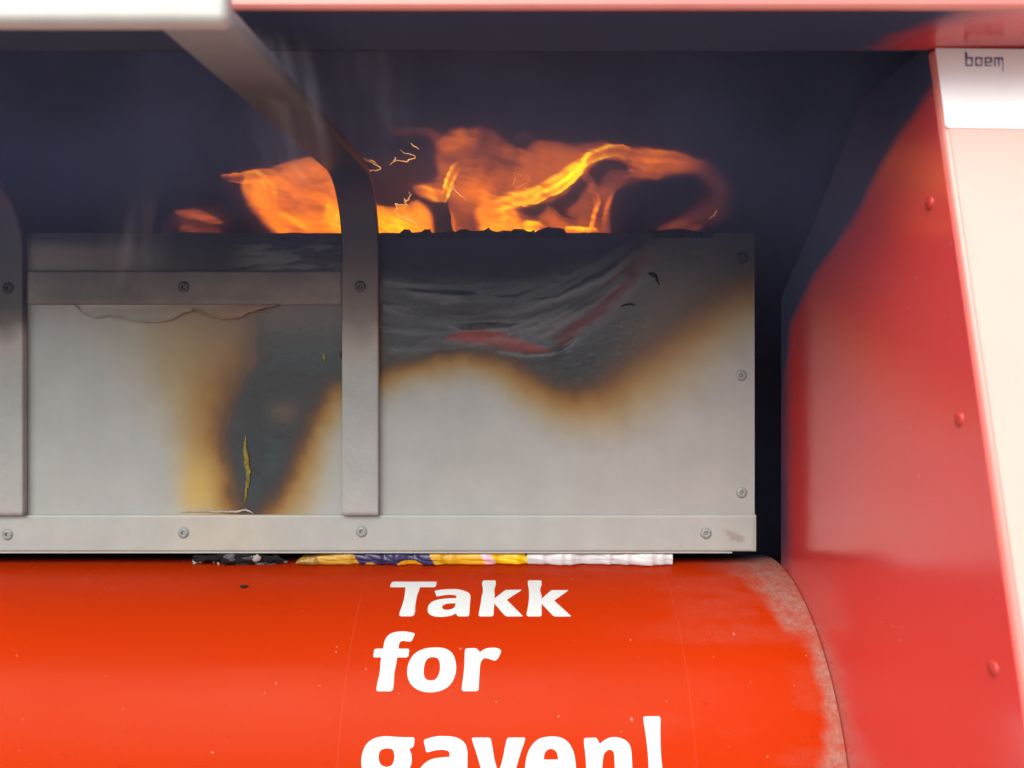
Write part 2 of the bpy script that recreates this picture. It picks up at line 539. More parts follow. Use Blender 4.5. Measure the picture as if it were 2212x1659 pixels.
c1, _ = zconv(960, 1440, 480)
c2, _ = zconv(920, 1560, 350)
c3, _ = zconv(880, 1770, 800)
c4, _ = zconv(2400, 110, 140)
TAKK = [
 [[(90,65,25),(610,65,25),(595,130,22),(412,130,4),(345,465,35),(170,465,35),(250,130,4),(65,130,22)]],
 [[(582,170,12),(640,158),(760,150),(850,150),(940,172),(1000,208),(994,290,40),(980,465,20),(850,465,18),(828,432,6),(770,460),(660,474),(555,464),(500,420),(505,345),(545,298),(620,270),(720,257),(834,254,4),(834,226),(800,218),(720,216),(605,237,14)],
  [(824,315,4),(740,316),(680,333),(664,365),(690,387),(745,390),(805,372),(822,340)]],
 [[(1135,50,20),(1290,50,20),(1273,258,3),(1400,160,14),(1592,158,16),(1415,275,4),(1605,466,18),(1400,466,30),(1270,315,3),(1262,466,28),(1088,466,24)]],
 [[(1658,50,20),(1815,50,20),(1815,262,3),(1930,162,14),(2130,162,16),(1960,283,4),(2162,467,18),(1955,467,30),(1815,318,3),(1817,466,28),(1643,466,24)]],
]
FOR = [
 [[(240,390,3),(262,255),(330,160),(450,117),(600,115),(745,148,26),(690,275,34),(640,278),(550,260),(492,288),(482,390,3),(657,390,38),(635,527,40),(460,527,3),(390,1062,48),(128,1062,44),(212,527,3),(80,527,38),(98,390,40)]],
 [[(1020,370),(1200,372),(1345,455),(1398,640),(1384,800),(1312,955),(1172,1055),(960,1088),(778,1044),(655,935),(614,780),(636,615),(718,475),(860,392)],
  [(1030,518),(1112,538),(1144,640),(1132,780),(1072,885),(980,898),(898,872),(872,760),(898,598),(950,533)]],
 [[(1535,385,32),(1700,380,50),(1745,408,40),(1762,447,3),(1850,388),(1950,373),(2060,380),(2112,425,40),(2042,565,34),(1990,582),(1900,545),(1830,533),(1778,600),(1762,720),(1745,1060,44),(1480,1060,38)]],
]
GAVEN = [
 [[(230,193),(330,203,30),(434,203,20),(426,270,18),(395,282,4),(414,330),(410,400),(362,480),(260,505),(180,500),(175,530),(250,545),(360,560),(400,620),(340,710),(200,730),(80,710),(50,640),(110,570),(90,520),(130,480),(68,430),(62,350),(88,258),(148,208)],
  [(240,276),(287,283),(297,340),(282,397),(235,412),(193,392),(180,340),(193,288)]],
 [[(495,222,12),(560,198),(640,193),(735,203),(798,258),(797,380),(797,660,14),(700,660,12),(680,630,4),(620,665),(520,665),(450,620),(440,520),(463,420),(530,358),(600,343),(675,338,4),(676,300),(640,287),(580,290),(515,308,12)],
  [(675,430,4),(610,430),(560,460),(545,520),(570,570),(640,570),(675,530)]],
 [[(827,205,14),(957,205,18),(1012,470,3),(1073,205,18),(1199,205,14),(1075,660,14),(950,660,14)]],
 [[(1375,193),(1472,208),(1533,288),(1550,420),(1547,460,8),(1320,460,4),(1330,530),(1390,570),(1510,550,10),(1525,640,10),(1400,670),(1270,640),(1203,540),(1193,420),(1213,298),(1280,212)],
  [(1375,276),(1417,298),(1427,357,3),(1323,357,3),(1333,298)]],
 [[(1604,208,14),(1690,205,18),(1713,249,3),(1770,203),(1850,201),(1925,243),(1936,360),(1945,660,14),(1820,660,14),(1817,330),(1803,288),(1760,288),(1728,340),(1730,660,14),(1610,660,14)]],
 [[(2013,59,16),(2131,57,18),(2150,480,14),(2055,480,14)]],
 [[(2050,535,40),(2165,535,40),(2172,660,40),(2055,660,40)]],
]
for word, cv in ((TAKK, c1), (FOR, c2), (GAVEN, c3)):
    for lp in word: letter(lp, cv, on_drum, M['white'], drum_ob, 6.0, .00035)

# pale patch on the right column, overexposure put into its colour, and the white label with its printed name
def film(name, pts, lift, mat, rad=10):
    pts = [(p[0], p[1], p[2] if len(p) > 2 else rad) for p in pts]
    lp = smooth_poly(pts, 8)
    bm = bmesh.new()
    top = [bm.verts.new(on_front(p.x, p.y, lift)) for p in lp]
    low = [bm.verts.new(on_front(p.x, p.y, -.0005)) for p in lp]
    bm.faces.new(top); n = len(lp)
    for i in range(n): bm.faces.new([top[i], top[(i + 1) % n], low[(i + 1) % n], low[i]])
    return bm_ob(name, bm, mat, bin_)
film('overexposed_patch', [(2037, 186, 14), (2420, 196, 8), (2640, 2300, 8), (2348, 2300, 8)], .0005, M['blown_red'])
lab = film('name_label', [(2020, 104, 3), (2395, 108, 3), (2420, 282, 6), (2043, 275, 7)], .0013, M['sticker'])
on_label = lambda u, v, t: tuple(on_front(u, v, .0013 + (.0002 if t > 0 else -.0001)))
BOEM = [
 [[(190,285,2),(295,360,20),(285,512,4),(510,520,20),(505,872,14),(218,872,10)], [(275,583,6),(440,578,60),(455,820,6),(320,822,20),(270,795,10)]],
 [[(592,518,15),(888,518,15),(880,872,15),(608,872,20)], [(655,585,10),(790,583,30),(830,620,20),(832,818,6),(700,818,30),(660,780,10)]],
 [[(963,520,15),(1268,520,15),(1272,748,10),(1025,748,4),(1032,795,20),(1065,828,10),(1268,830,4),(1270,872,4),(985,872,15)], [(1025,585,10),(1185,585,30),(1215,690,10),(1060,690,20),(1030,660,10)]],
 [[(1348,525,6),(1705,525,20),(1715,1090,6),(1688,1092,6),(1663,640,6),(1620,598,20),(1560,592,6),(1566,884,8),(1515,884,8),(1503,640,6),(1470,592,20),(1403,590,6),(1408,884,8),(1350,884,8)]],
]
for lp in BOEM: letter(lp, c4, on_label, M['blue'], lab, 3.0, .0002)

# ------------------------------------------------------------------ the grey loading hatch
hatch = thing('loading_hatch', (-0.41, 1.0, -.2107), 'grey sheet metal loading hatch scorched brown and blue, with bent handle straps', 'hatch')
CLEAN = np.array([.350, .378, .362])

BURN = [(822,800),(745,822),(705,850),(672,900),(650,950),(628,1000),(604,1050),(575,1090),(555,1116),(530,1116),(512,1070),(497,1035),(490,1000),(489,950),(497,900),(512,850),(535,800),(552,750),(556,700),(560,660),(560,480),(760,480),(830,480)]
BRN_B = [(822,800),(860,783),(900,771),(950,764),(1000,760),(1050,764),(1100,778),(1150,805),(1200,832),(1240,840),(1280,828),(1330,795),(1390,745),(1440,700),(1490,655),(1560,600),(1640,560),(1700,500),(1700,300),(822,300)]
HEAT = [(-1.2, (.026,.034,.041)), (-.45, (.031,.036,.041)), (-.12, (.048,.034,.030)), (.06, (.090,.046,.016)), (.20, (.205,.100,.022)), (.38, (.29,.180,.055)), (.62, (.335,.275,.150)), (.95, (.345,.350,.295)), (1.25, tuple(CLEAN))]

def plate_cols(U, V):
    nse = fbm(U / 60, V / 60, 21) - .5
    fin = fbm(U / 9, V / 9, 4) - .5
    dA = poly_sd(U, V, BURN) + nse * 30 + (fbm(U / 16, V / 16, 71) - .5) * 9
    wA = np.interp(V, [660, 760, 900, 1000, 1110], [330, 260, 165, 118, 95])
    right = U > np.interp(V, [800, 900, 1000, 1110], [640, 590, 560, 545])
    wR = np.interp(V, [800, 900, 1000, 1110], [70, 82, 92, 95])
    bl = sstep(-25, 25, U - np.interp(V, [660, 800, 900, 1000, 1110], [720, 640, 590, 560, 545]))
    wA = wA * (1 - bl) + wR * bl
    tA = np.where(dA < 0, dA / 45, dA / wA)
    cA = ramp(tA, HEAT)
    # upper left of that panel: greyer, smoke-browned
    gA = sstep(880, 640, V) * sstep(1.2, .2, tA) * sstep(-.3, .35, tA)
    cA = mixc(cA, (.215, .175, .125), gA * .75)
    # yellow at the foot of the plume
    yel = np.exp(-((U - 425) / 42) ** 2 - ((V - 1060) / 75) ** 2)
    cA = mixc(cA, (.48, .34, .07), np.clip(yel * .8, 0, 1))
    # slate with faint teal and rust blotches
    ins = sstep(.0, -.7, tA)
    cA = mixc(cA, (.030, .062, .070), ins * sstep(.5, .75, fbm(U / 55, V / 70, 33)) * .4)
    cA = mixc(cA, (.125, .085, .062), ins * np.exp(-((U - 690) / 30) ** 2 - ((V - 880) / 22) ** 2) * .0)
    cA = mixc(cA, (.105, .075, .060), ins * np.exp(-((U - 612) / 30) ** 2 - ((V - 890) / 24) ** 2) * .8)
    cA = mixc(cA, (.085, .082, .084), ins * sstep(790, 690, V) * .6)
    # right panel
    dB = poly_sd(U, V, BRN_B) + nse * 16 + (fbm(U / 16, V / 16, 72) - .5) * 8
    wB = np.interp(U, [822, 1000, 1150, 1250, 1350, 1500, 1640], [72, 70, 92, 115, 140, 150, 150])
    tB = np.where(dB < 0, dB / np.interp(U, [822, 1150, 1300, 1450], [36, 42, 60, 130]), dB / wB)
    cB = ramp(tB, HEAT)
    gr = sstep(1240, 1480, U) * sstep(.75, -.2, tB)
    cB = mixc(cB, (.130, .108, .085), gr * .62)
    # pale streaks over the burnt field: highlights of the warped folds put into colour
    ash = np.zeros_like(U)
    for pts, wd, k in (([(1045, 672), (1110, 690), (1170, 715), (1215, 700)], 30, .55), ([(1170, 668), (1260, 625), (1345, 590)], 15, .5),
                       ([(860, 612), (980, 610), (1130, 618), (1290, 575), (1400, 530)], 13, .35), ([(1180, 745), (1240, 700), (1330, 650), (1400, 600)], 22, .35),
                       ([(840, 660), (900, 700), (1000, 690)], 40, .22), ([(1200, 560 + 90), (1290, 610)], 10, .3), ([(850, 760), (1000, 748), (1120, 765)], 10, .45)):
        d, _ = seg_dist(U + nse * 14, V + nse * 10, pts)
        ash = np.maximum(ash, k * np.exp(-(d / wd) ** 2))
    cB = mixc(cB, (.135, .142, .155), np.clip(ash * (.75 + fin), 0, 1) * sstep(.05, -.3, tB))
    for pts, wd, k in (([(1000, 650), (1080, 660), (1160, 645)], 16, .6), ([(1100, 650), (1160, 690), (1240, 660)], 9, .5), ([(930, 655), (1010, 640)], 12, .5)):
        d, _ = seg_dist(U, V, pts)
        cB = mixc(cB, (.030, .031, .036), k * np.exp(-(d / wd) ** 2))
    sag = np.interp(U, [822, 900, 1000, 1100, 1200, 1300, 1360, 1420], [640, 655, 668, 668, 650, 602, 562, 515])
    tt = V - sag
    fm = sstep(95, 60, tt) * sstep(-70, -35, tt) * sstep(1430, 1340, U) * sstep(.1, -.3, tB)
    stk = fbm(U / 130 + tt / 60, (tt + nse * 24) / 20, 52, 3)
    cB = mixc(cB, (.165, .172, .180), fm * sstep(.48, .78, stk) * .55)  # light and dark sides of the sagging folds, painted as tone
    cB = mixc(cB, (.020, .021, .026), fm * sstep(.46, .22, stk) * .55)
    spk = sstep(.60, .72, fbm(U / 6, V / 4, 90)) * sstep(.1, -.1, tB) * sstep(-.9, -.3, tB)
    cB = mixc(cB, (.16, .15, .15), spk * .18 * sstep(1000, 1150, U))
    # red smear and a diagonal red streak on the burnt field
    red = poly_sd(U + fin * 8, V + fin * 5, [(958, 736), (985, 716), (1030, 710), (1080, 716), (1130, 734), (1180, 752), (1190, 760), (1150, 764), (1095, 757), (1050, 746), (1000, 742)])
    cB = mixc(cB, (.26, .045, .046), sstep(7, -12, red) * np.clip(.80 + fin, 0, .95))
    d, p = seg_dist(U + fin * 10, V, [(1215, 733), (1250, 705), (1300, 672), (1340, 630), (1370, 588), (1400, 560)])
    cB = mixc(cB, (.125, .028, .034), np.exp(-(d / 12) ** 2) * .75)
    left = sstep(796, 788, U)
    c = cB * (1 - left[..., None]) + cA * left[..., None]
    # soot along the top edge, thick over the fire
    crown = np.interp(U, [-100, 60, 320, 420, 740, 830, 900, 1000, 1150, 1260, 1340, 1420, 1640], [470, 505, 520, 560, 560, 588, 598, 606, 596, 570, 545, 505, 480])
    s = sstep(34, -22, V - crown + nse * 24 + fin * 8)
    c = mixc(c, (.016, .015, .018), s * .97)
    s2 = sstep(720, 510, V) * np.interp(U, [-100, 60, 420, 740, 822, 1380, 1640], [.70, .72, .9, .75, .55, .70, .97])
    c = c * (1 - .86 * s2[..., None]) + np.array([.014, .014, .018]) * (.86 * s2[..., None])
    # upper left strip behind the cross bar: brown-grey, charred flakes
    st = sstep(594, 588, V) * sstep(760, 730, U)
    stc = ramp(np.clip((U - 75) / 400, 0, 1), [(0, (.165, .150, .130)), (.5, (.105, .092, .082)), (.65, (.045, .042, .046)), (1, (.034, .034, .040))])
    fl = sstep(.52, .62, fbm(U / 60 + V / 30, V / 14, 8)) * sstep(480, 560, U)
    stc = mixc(stc, (.115, .118, .128), fl * .7)
    stc = mixc(stc, (.020, .020, .025), sstep(548, 508, V) * .9)
    c = c * (1 - st[..., None]) + stc * st[..., None]
    # brown smoke just under the cross bar
    ub = sstep(740, 660, V) * sstep(810, 700, U) * (1 - st)
    c = mixc(c, (.22, .175, .135), ub * .25)
    rough = .46 - .16 * sstep(.3, -.4, np.where(left > .5, tA, tB)) + .40 * s + .22 * sstep(640, 520, V) + fin * .10
    return c, np.clip(rough, .2, .9), np.where(left > .5, tA, tB)

def plate():
    us = np.concatenate([np.linspace(-826, -40, 12), np.arange(-35, 1632.5, 2.5)])
    vs = np.concatenate([np.arange(503, 1119, 2.5), [1122, 1186]])
    U, V = np.meshgrid(us, vs, indexing='ij')
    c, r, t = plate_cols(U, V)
    P = P3(U, V, 1.0)
    # the heat has buckled the burnt right half and raised blisters
    hot = sstep(.1, -.6, t)
    B = U > 822
    warp = np.zeros_like(U)
    for pts, wd, k in (([(900, 640), (1000, 655), (1120, 650), (1250, 610), (1380, 545)], 34, .0040), ([(1000, 690), (1090, 690), (1170, 720)], 30, -.0038),
                       ([(1170, 700), (1270, 640), (1350, 600)], 20, .0030), ([(950, 740), (1020, 720), (1100, 735), (1190, 758)], 20, .0028), ([(1080, 757), (1140, 765), (1190, 762), (1235, 735)], 5, -.0022),
                       ([(1220, 735), (1300, 675), (1400, 555)], 22, -.0030)):
        d, _ = seg_dist(U, V, pts); warp += k * np.exp(-(d / wd) ** 2)
    sag = np.interp(U, [822, 900, 1000, 1100, 1200, 1300, 1360, 1420], [640, 655, 668, 668, 650, 602, 562, 515])
    tt = V - sag
    fmz = sstep(95, 60, tt) * sstep(-70, -35, tt) * sstep(1430, 1340, U) * (U > 822)
    warp += fmz * (fbm(U / 130 + tt / 60, tt / 22, 52, 2) - .5) * .007
    fine = (fbm(U / 26, V / 11, 41) - .5) * .0016 + (np.abs(fbm(U / 12, V / 7, 12) - .5)) * .0022 * sstep(.5, .62, fbm(U / 70, V / 40, 77))
    P[..., 1] -= np.where(B, warp * .55 * sstep(.05, -.2, t), 0) + fine * hot * np.where(B, .40, .12)
    strip = (V < 588) & (U < 745)
    P[..., 1] -= np.where(strip, (fbm(U / 50, V / 9, 61) - .5) * .004 * sstep(460, 560, U), 0)
    # wavy upper edge
    top = sstep(530, 503, V)
    P[..., 2] += top * ((fbm(U / 40, V * 0, 14) - .5) * .0024 + .0022 * np.exp(-((U - 1470) / 55) ** 2))
    cols = np.concatenate([c, r[..., None]], -1)
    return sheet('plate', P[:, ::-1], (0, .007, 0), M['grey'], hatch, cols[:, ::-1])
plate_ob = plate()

def strap_cols(u, v, kind):
    fin = fbm(u / 14, v / 14, 3) - .5; nse = fbm(u / 70, v / 50, 9) - .5
    return fin, nse

# bottom rail and the thin flange under it
def flat_bar(name, u0, u1, v0, v1, proud, thick, colf, parent, nu=200, nv=20, tilt=0.0, rad=.0022):
    d = 1.0 - proud
    us = np.linspace(u0, u1, nu); vs = np.linspace(v1, v0, nv)
    U, V = np.meshgrid(us, vs, indexing='ij')
    P = P3(U, V, 1.0); P[..., 1] = d
    # rolled edges
    e = np.minimum(np.minimum(U - u0, u1 - U), np.minimum(V - v0, v1 - V)) / F
    P[..., 1] += np.where(e < rad, (1 - np.sqrt(np.clip(1 - (1 - e / rad) ** 2, 0, 1))) * rad * .8, 0)
    c, r = colf(U, V)
    return sheet(name, P, (0, thick, 0), M['grey'], parent, np.concatenate([c, r[..., None]], -1))

def rail_c(U, V):
    fin, nse = strap_cols(U, V, 0)
    c = np.broadcast_to(CLEAN * np.array([1.04, 1.06, 1.05]), U.shape + (3,)).copy()
    c = mixc(c, (.47, .43, .34), np.exp(-((U - 480) / 150) ** 2) * .5)
    c = c * (1 + .05 * fin[..., None])
    sc = poly_sd(U + fin * 20, V + fin * 8, [(1552, 1138), (1580, 1146), (1606, 1158), (1600, 1170), (1578, 1168), (1570, 1154)])
    c = mixc(c, (.27, .25, .225), sstep(3, -5, sc) * .8)
    return c, np.full(U.shape, .45) + fin * .08
rail = flat_bar('bottom_rail', -820, 1632, 1111.5, 1190, .0045, .0043, rail_c, hatch, 320, 34)
fl = flat_bar('bottom_flange', -820, 1580, 1190.6, 1194.0, .0035, .012, lambda U, V: (np.broadcast_to(CLEAN * 1.1, U.shape + (3,)).copy(), np.full(U.shape, .4)), hatch, 60, 4, 0, .0004)
bm = bmesh.new(); add_box(bm, (-815 - CX) / F, (1580 - CX) / F, 1.0085, 1.10, -.2112, -.2098); bm_ob('bottom_sheet', bm, M['char'], hatch)

def cross_c(U, V):
    fin, nse = strap_cols(U, V, 0)
    c = ramp(np.clip((U - 60) / 680, 0, 1), [(0, (.135, .125, .110)), (.15, (.100, .090, .080)), (.5, (.118, .102, .090)), (1, (.150, .120, .105))])
    c = mixc(c, (.060, .055, .056), sstep(625, 588, V) * .55)
    c = mixc(c, (.165, .140, .120), sstep(640, 656, V) * .5)
    c = mixc(c, (.19, .17, .15), np.exp(-((U - 68) / 7) ** 2) * .6)
    c = c * (1 + .5 * nse[..., None] + .25 * fin[..., None])
    return c, np.full(U.shape, .45) + fin * .1
cross = flat_bar('cross_bar', 58, 743, 585, 658.5, .0040, .0038, cross_c, hatch, 170, 30)
crossL = flat_bar('cross_bar', -820, -10, 585, 658.5, .0040, .0038, cross_c, hatch, 40, 12)

# straps: flat bar welded up the plate, bent over towards the viewer and carrying the handle
def strap(xc, soots, sgn=0):
    w2, th = .0228, .0110
    R = .088
    path = [(.9938, z) for z in np.linspace(-.1612, .160, 80)]
    for a in np.linspace(0, 1, 26)[1:]:
        t = a * math.radians(95)
        path.append((.9938 - R + R * math.cos(t), .160 + R * math.sin(t)))
    y0, z0 = path[-1]
    for a in np.linspace(0, 1, 70)[1:]:
        path.append((y0 + (.4735 - y0) * a, z0 + (.2175 - z0) * a))
    path = np.array(path)
    tan = np.gradient(path, axis=0); tan /= np.linalg.norm(tan, axis=1)[:, None]
    nor = np.stack([-tan[:, 1], tan[:, 0]], -1)      # towards the viewer on the upright part: -y
    sec = []
    rr = .0022
    for (cx, cn, a0) in ((w2 - rr, th / 2 - rr, 0), (-(w2 - rr), th / 2 - rr, 90), (-(w2 - rr), -(th / 2 - rr), 180), (w2 - rr, -(th / 2 - rr), 270)):
        for k in range(5):
            t = math.radians(a0 + 90 * k / 4); sec.append((cx + rr * math.cos(t), cn + rr * math.sin(t)))
        if a0 == 0:
            for k in range(1, 8): sec.append(((w2 - rr) * (1 - 2 * k / 8), th / 2))
    sec = np.array(sec); n = len(sec); m = len(path)
    V = np.zeros((m, n, 3))
    V[:, :, 0] = xc + sec[None, :, 0]
    V[:, :, 1] = path[:, None, 0] + nor[:, None, 0] * sec[None, :, 1]
    V[:, :, 2] = path[:, None, 1] + nor[:, None, 1] * sec[None, :, 1]
    # cut end with a weld bead
    V[0, :, 2] -= .0016 * np.abs(np.sin(sec[:, 0] * 160 + 1))
    s = np.concatenate([[0], np.cumsum(np.linalg.norm(np.diff(path, axis=0), axis=1))])
    S = np.repeat(s[:, None], n, 1)
    XX = np.repeat(sec[None, :, 0], m, 0)
    nse = (fbm(S * 30, XX * 30 + 9, 5) - .5)
    c = ramp(S + nse * .03, soots)
    c = c * (1 + .12 * (fbm(S * 300, XX * 300, 8) - .5)[..., None])
    cols = np.concatenate([c, np.full((m, n, 1), .44)], -1)
    f = []
    for i in range(m - 1):
        for k in range(n):
            k2 = (k + 1) % n
            f.append([i * n + k, (i + 1) * n + k, (i + 1) * n + k2, i * n + k2])
    f.append(list(range(n))); f.append([(m - 1) * n + k for k in range(n)][::-1])
    ob = mesh_ob('strap', V.reshape(-1, 3), f, M['grey'], hatch, True, cols.reshape(-1, 4))
    return ob
cl = tuple(CLEAN)
s_mid = [(0, cl), (.165, tuple(CLEAN * .93)), (.205, (.33, .315, .28)), (.235, (.185, .160, .138)), (.275, (.130, .106, .092)), (.315, (.070, .052, .046)), (.345, (.026, .021, .023)), (.50, (.022, .020, .024)), (.62, (.018, .019, .024)), (.70, (.036, .039, .046)), (.77, (.085, .092, .102)), (.84, (.19, .21, .222)), (.90, (.31, .345, .35)), (1.1, cl)]
s_left = [(0, cl), (.165, tuple(CLEAN * .9)), (.215, (.36, .345, .325)), (.235, (.11, .10, .092)), (.262, (.052, .050, .050)), (.345, (.030, .030, .036)), (.60, (.03, .03, .036)), (.72, (.2, .19, .18)), (1.1, cl)]
XS = -.1882
strap_m = strap(XS, s_mid)
strap_l = strap(-.6285, s_left)
# handle bar between the straps
bm = bmesh.new()
add_box(bm, -.6285 - .0235, XS + .0236, .4595, .4745, .2085, .2500, .0055, 4)
hb = bm_ob('handle_bar', bm, plain('handle_paint', (.56, .57, .54), .42, .5, 20, .04), hatch, True)

rs = [(397, 620, 'rivet_dark', cross, .0041), (778, 619, 'rivet_dark', strap_m, .0118), (18, 622, 'rivet_black', strap_l, .0118),
      (396, 1151, 'rivet', rail, .0046), (781, 1148.5, 'rivet', rail, .0046), (16, 1155, 'rivet', rail, .0046), (1525, 1152, 'rivet', rail, .0046),
      (1601, 811, 'rivet', plate_ob, .0001), (1602, 1064, 'rivet', plate_ob, .0001), (1602, 557, 'rivet_black', plate_ob, .0001)]
for (u, v, k, par, proud) in rs:
    p = P3(np.float64(u), np.float64(v), 1.0 - proud); rivet(p, k, par)

# burnt crust standing on the upper edge
c5, _ = zconv(980, 290, 480); c6, _ = zconv(1400, 290, 480); c7, _ = zconv(400, 380, 560)
CR = [(60,1362),(90,1350),(140,1300),(200,1305),(235,1345),(340,1330),(385,1300),(410,1306),(440,1298),(455,1350),(560,1352),(620,1345),(670,1310),(730,1335),(780,1305),(850,1300),(920,1320),(1000,1322),(1060,1310),(1120,1278),(1135,1306),(1160,1320),(1210,1335),(1290,1315),(1370,1320),(1400,1298),(1510,1298),(1560,1325),(1600,1326),(1640,1308),(1630,1345),(1680,1320),(1760,1290),(1810,1268),(1830,1280),(1900,1282),(1980,1298),(2010,1350),(2020,1365)]
def crust(pts, conv, y0, y1, name):
    lp = [conv(p) for p in pts]
    n = len(lp)
    nl = 5
    V = []
    for j in range(nl):
        a = j / (nl - 1); y = y0 + (y1 - y0) * a
        for i, (u, v) in enumerate(lp):
            p = P3(np.float64(u), np.float64(v), 1.0)
            hump = math.sin(math.pi * (.18 + .82 * a)) if j else .72
            dz = max(p[2] - .1885, 0)
            ztop = .1885 + dz * (1.0 if j == 1 else .55 + .4 * random.random()) if j < nl - 1 else .186
            V.append((p[0] + random.uniform(-.0006, .0006), y + random.uniform(-.001, .001), ztop))
    f = []
    for j in range(nl - 1):
        for i in range(n - 1):
            f.append([j * n + i, j * n + i + 1, (j + 1) * n + i + 1, (j + 1) * n + i])
    b = len(V)
    V += [(V[i][0], y0, .183) for i in range(n)] + [(V[(nl - 1) * n + i][0], y1, .183) for i in range(n)]
    for i in range(n - 1):
        f.append([b + i, b + i + 1, i + 1, i]); f.append([(nl - 1) * n + i, (nl - 1) * n + i + 1, b + n + i + 1, b + n + i])
        f.append([b + i + 1, b + i, b + n + i, b + n + i + 1])
    return mesh_ob(name, V, f, M['char'], plate_ob)
crust(CR, c5, .9985, 1.012, 'char_crust')
HU = [(1050,1352),(1100,1338),(1180,1318),(1300,1300),(1400,1300),(1500,1312),(1600,1330),(1700,1345),(1760,1354)]
crust(HU, c6, .9985, 1.008, 'char_crust')

# molten paint: a curled lip under the cross bar, a yellow run and a pale bead line at the foot
def run(name, pts, mat, parent, ymid=.9995, flat=.5, ns=8, wob=.15):
    """a bead along a polyline: pts (u, v, radius_px)"""
    pv = [Vector(P3(np.float64(p[0]), np.float64(p[1]), 1.0)) for p in pts]
    V, f = [], []
    for i, p in enumerate(pv):
        t = (pv[min(i + 1, len(pv) - 1)] - pv[max(i - 1, 0)]).normalized()
        nrm = Vector((-t.z, 0, t.x)); r = pts[i][2] / F * random.uniform(1 - wob, 1 + wob)
        for k in range(ns):
            a = 2 * math.pi * k / ns
            q = p + nrm * (r * math.cos(a)); V.append((q.x, ymid - flat * r * math.sin(a), q.z))
    for i in range(len(pv) - 1):
        for k in range(ns):
            f.append([i * ns + k, i * ns + (k + 1) % ns, (i + 1) * ns + (k + 1) % ns, (i + 1) * ns + k])
    f.append(list(range(ns))); f.append([(len(pv) - 1) * ns + k for k in range(ns)][::-1])
    return mesh_ob(name, V, f, mat, parent, True)
def dens(pts, n=5, j=0.6):
    out = []
    for i in range(len(pts) - 1):
        for k in range(n):
            t = k / n; tt = t * t * (3 - 2 * t)
            a, b = pts[i], pts[i + 1]
            out.append((a[0] + (b[0] - a[0]) * t + random.uniform(-j, j), a[1] + (b[1] - a[1]) * tt + random.uniform(-j, j), a[2] + (b[2] - a[2]) * t))
    out.append(pts[-1]); return out
M['peel'] = plain('peeled_paint', (0.36, 0.30, 0.26), .4, .5, 120, .12)
M['peel_red'] = plain('rusty_paint', (0.33, 0.14, 0.09), .4, .5, 120, .15)
M['yellow'] = plain('yellow_melt', (0.26, 0.215, 0.02), .35, .5, 300, .22, .4, 400)
def melt_lip():
    us = np.arange(165, 606, 2.0)
    vb = np.interp(us, [165,172,185,205,240,268,290,340,370,395,420,445,480,520,545,575,605], [660,668,680,688,683,688,695,697,693,679,673,682,691,687,675,667,660])
    vb = vb + (fbm(us / 9, us * 0, 6) - .5) * 3
    T = np.linspace(0, 1, 10)
    U = np.repeat(us[:, None], 10, 1); V = 657 + (vb[:, None] - 657) * T[None]
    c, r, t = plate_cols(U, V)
    c = mixc(c, (.30, .265, .225), sstep(.72, .92, T)[None] * np.ones_like(U) * .55)
    c = mixc(c, (.30, .115, .075), sstep(.85, 1, T)[None] * sstep(440, 490, U) * .7)
    P = P3(U, V, 1.0); P[..., 1] = .9992 - .0030 * T[None] ** 2.5 - .0004 * (fbm(U / 20, V / 20, 3) - .5)
    return sheet('melted_paint_lip', P[:, ::-1], (0, .0007, 0), M['grey'], plate_ob, np.concatenate([c, np.full(U.shape + (1,), .35)], -1)[:, ::-1])
melt_lip()
run('paint_curl', dens([(462,686,.7),(480,690,1.5),(510,689,1.6),(535,680,1.4),(552,673,1.3),(580,674,.6)], 4), M['peel_red'], plate_ob, .9990, .7)
run('molten_run', dens([(532,940,1.0),(530,955,2.6),(529,966,5.0),(532,985,6.2),(534,1005,6.4),(537,1020,5.5),(536,1040,5.0),(533,1055,3.4),(530,1075,2.0),(528,1085,.8)], 3, 1.0), M['yellow'], plate_ob, .9992, .35)
run('molten_run', dens([(700,764,.8),(699,769,3.0),(700,775,3.4),(702,781,.8)], 3, .5), M['yellow'], plate_ob, .9992, .3)
run('paint_curl', dens([(392,1105,.6),(430,1104,1.4),(470,1105,1.8),(510,1105,2.4),(530,1101,2.2),(540,1104,2.0),(548,1108,.7)], 5, .7), M['ash'], plate_ob, .9985, .8)
run('char_drip', dens([(740,745,.8),(741,758,2.6),(738,770,3.0),(742,782,.8)], 3), M['char'], plate_ob, .9985, .5)
run('char_drip', dens([(1398,590,.8),(1408,592,4.2),(1416,596,4.0),(1421,608,2.2),(1424,616,.6)], 3), M['char'], plate_ob, .9985, .5)
run('char_drip', dens([(1340,663,.6),(1352,658,1.8),(1364,656,2.0),(1372,660,.6)], 3), M['char'], plate_ob, .9985, .5)

# ------------------------------------------------------------------ fire
def Z5(*p): return [tuple(list(c5(q)) + list(q[2:])) for q in p]
def Z6(*p): return [tuple(list(c6(q)) + list(q[2:])) for q in p]
def Z7(*p): return [tuple(list(c7(q)) + list(q[2:])) for q in p]
S5 = 480 / 2212 * .8640625; S7 = 560 / 2212 * .8640625

def rib(U, V, pts, s=S5):
    """soft ribbon: pts (u, v, width_zoompx, intensity)"""
    d, p = seg_dist(U, V, pts)
    ks = np.arange(len(pts))
    wd = np.interp(p, ks, [q[2] * s for q in pts]); it = np.interp(p, ks, [q[3] for q in pts])
    return it * np.exp(-(d / wd) ** 2)
def fill(U, V, pts, inten, soft):
    return inten * sstep(soft, -soft, poly_sd(U, V, pts))

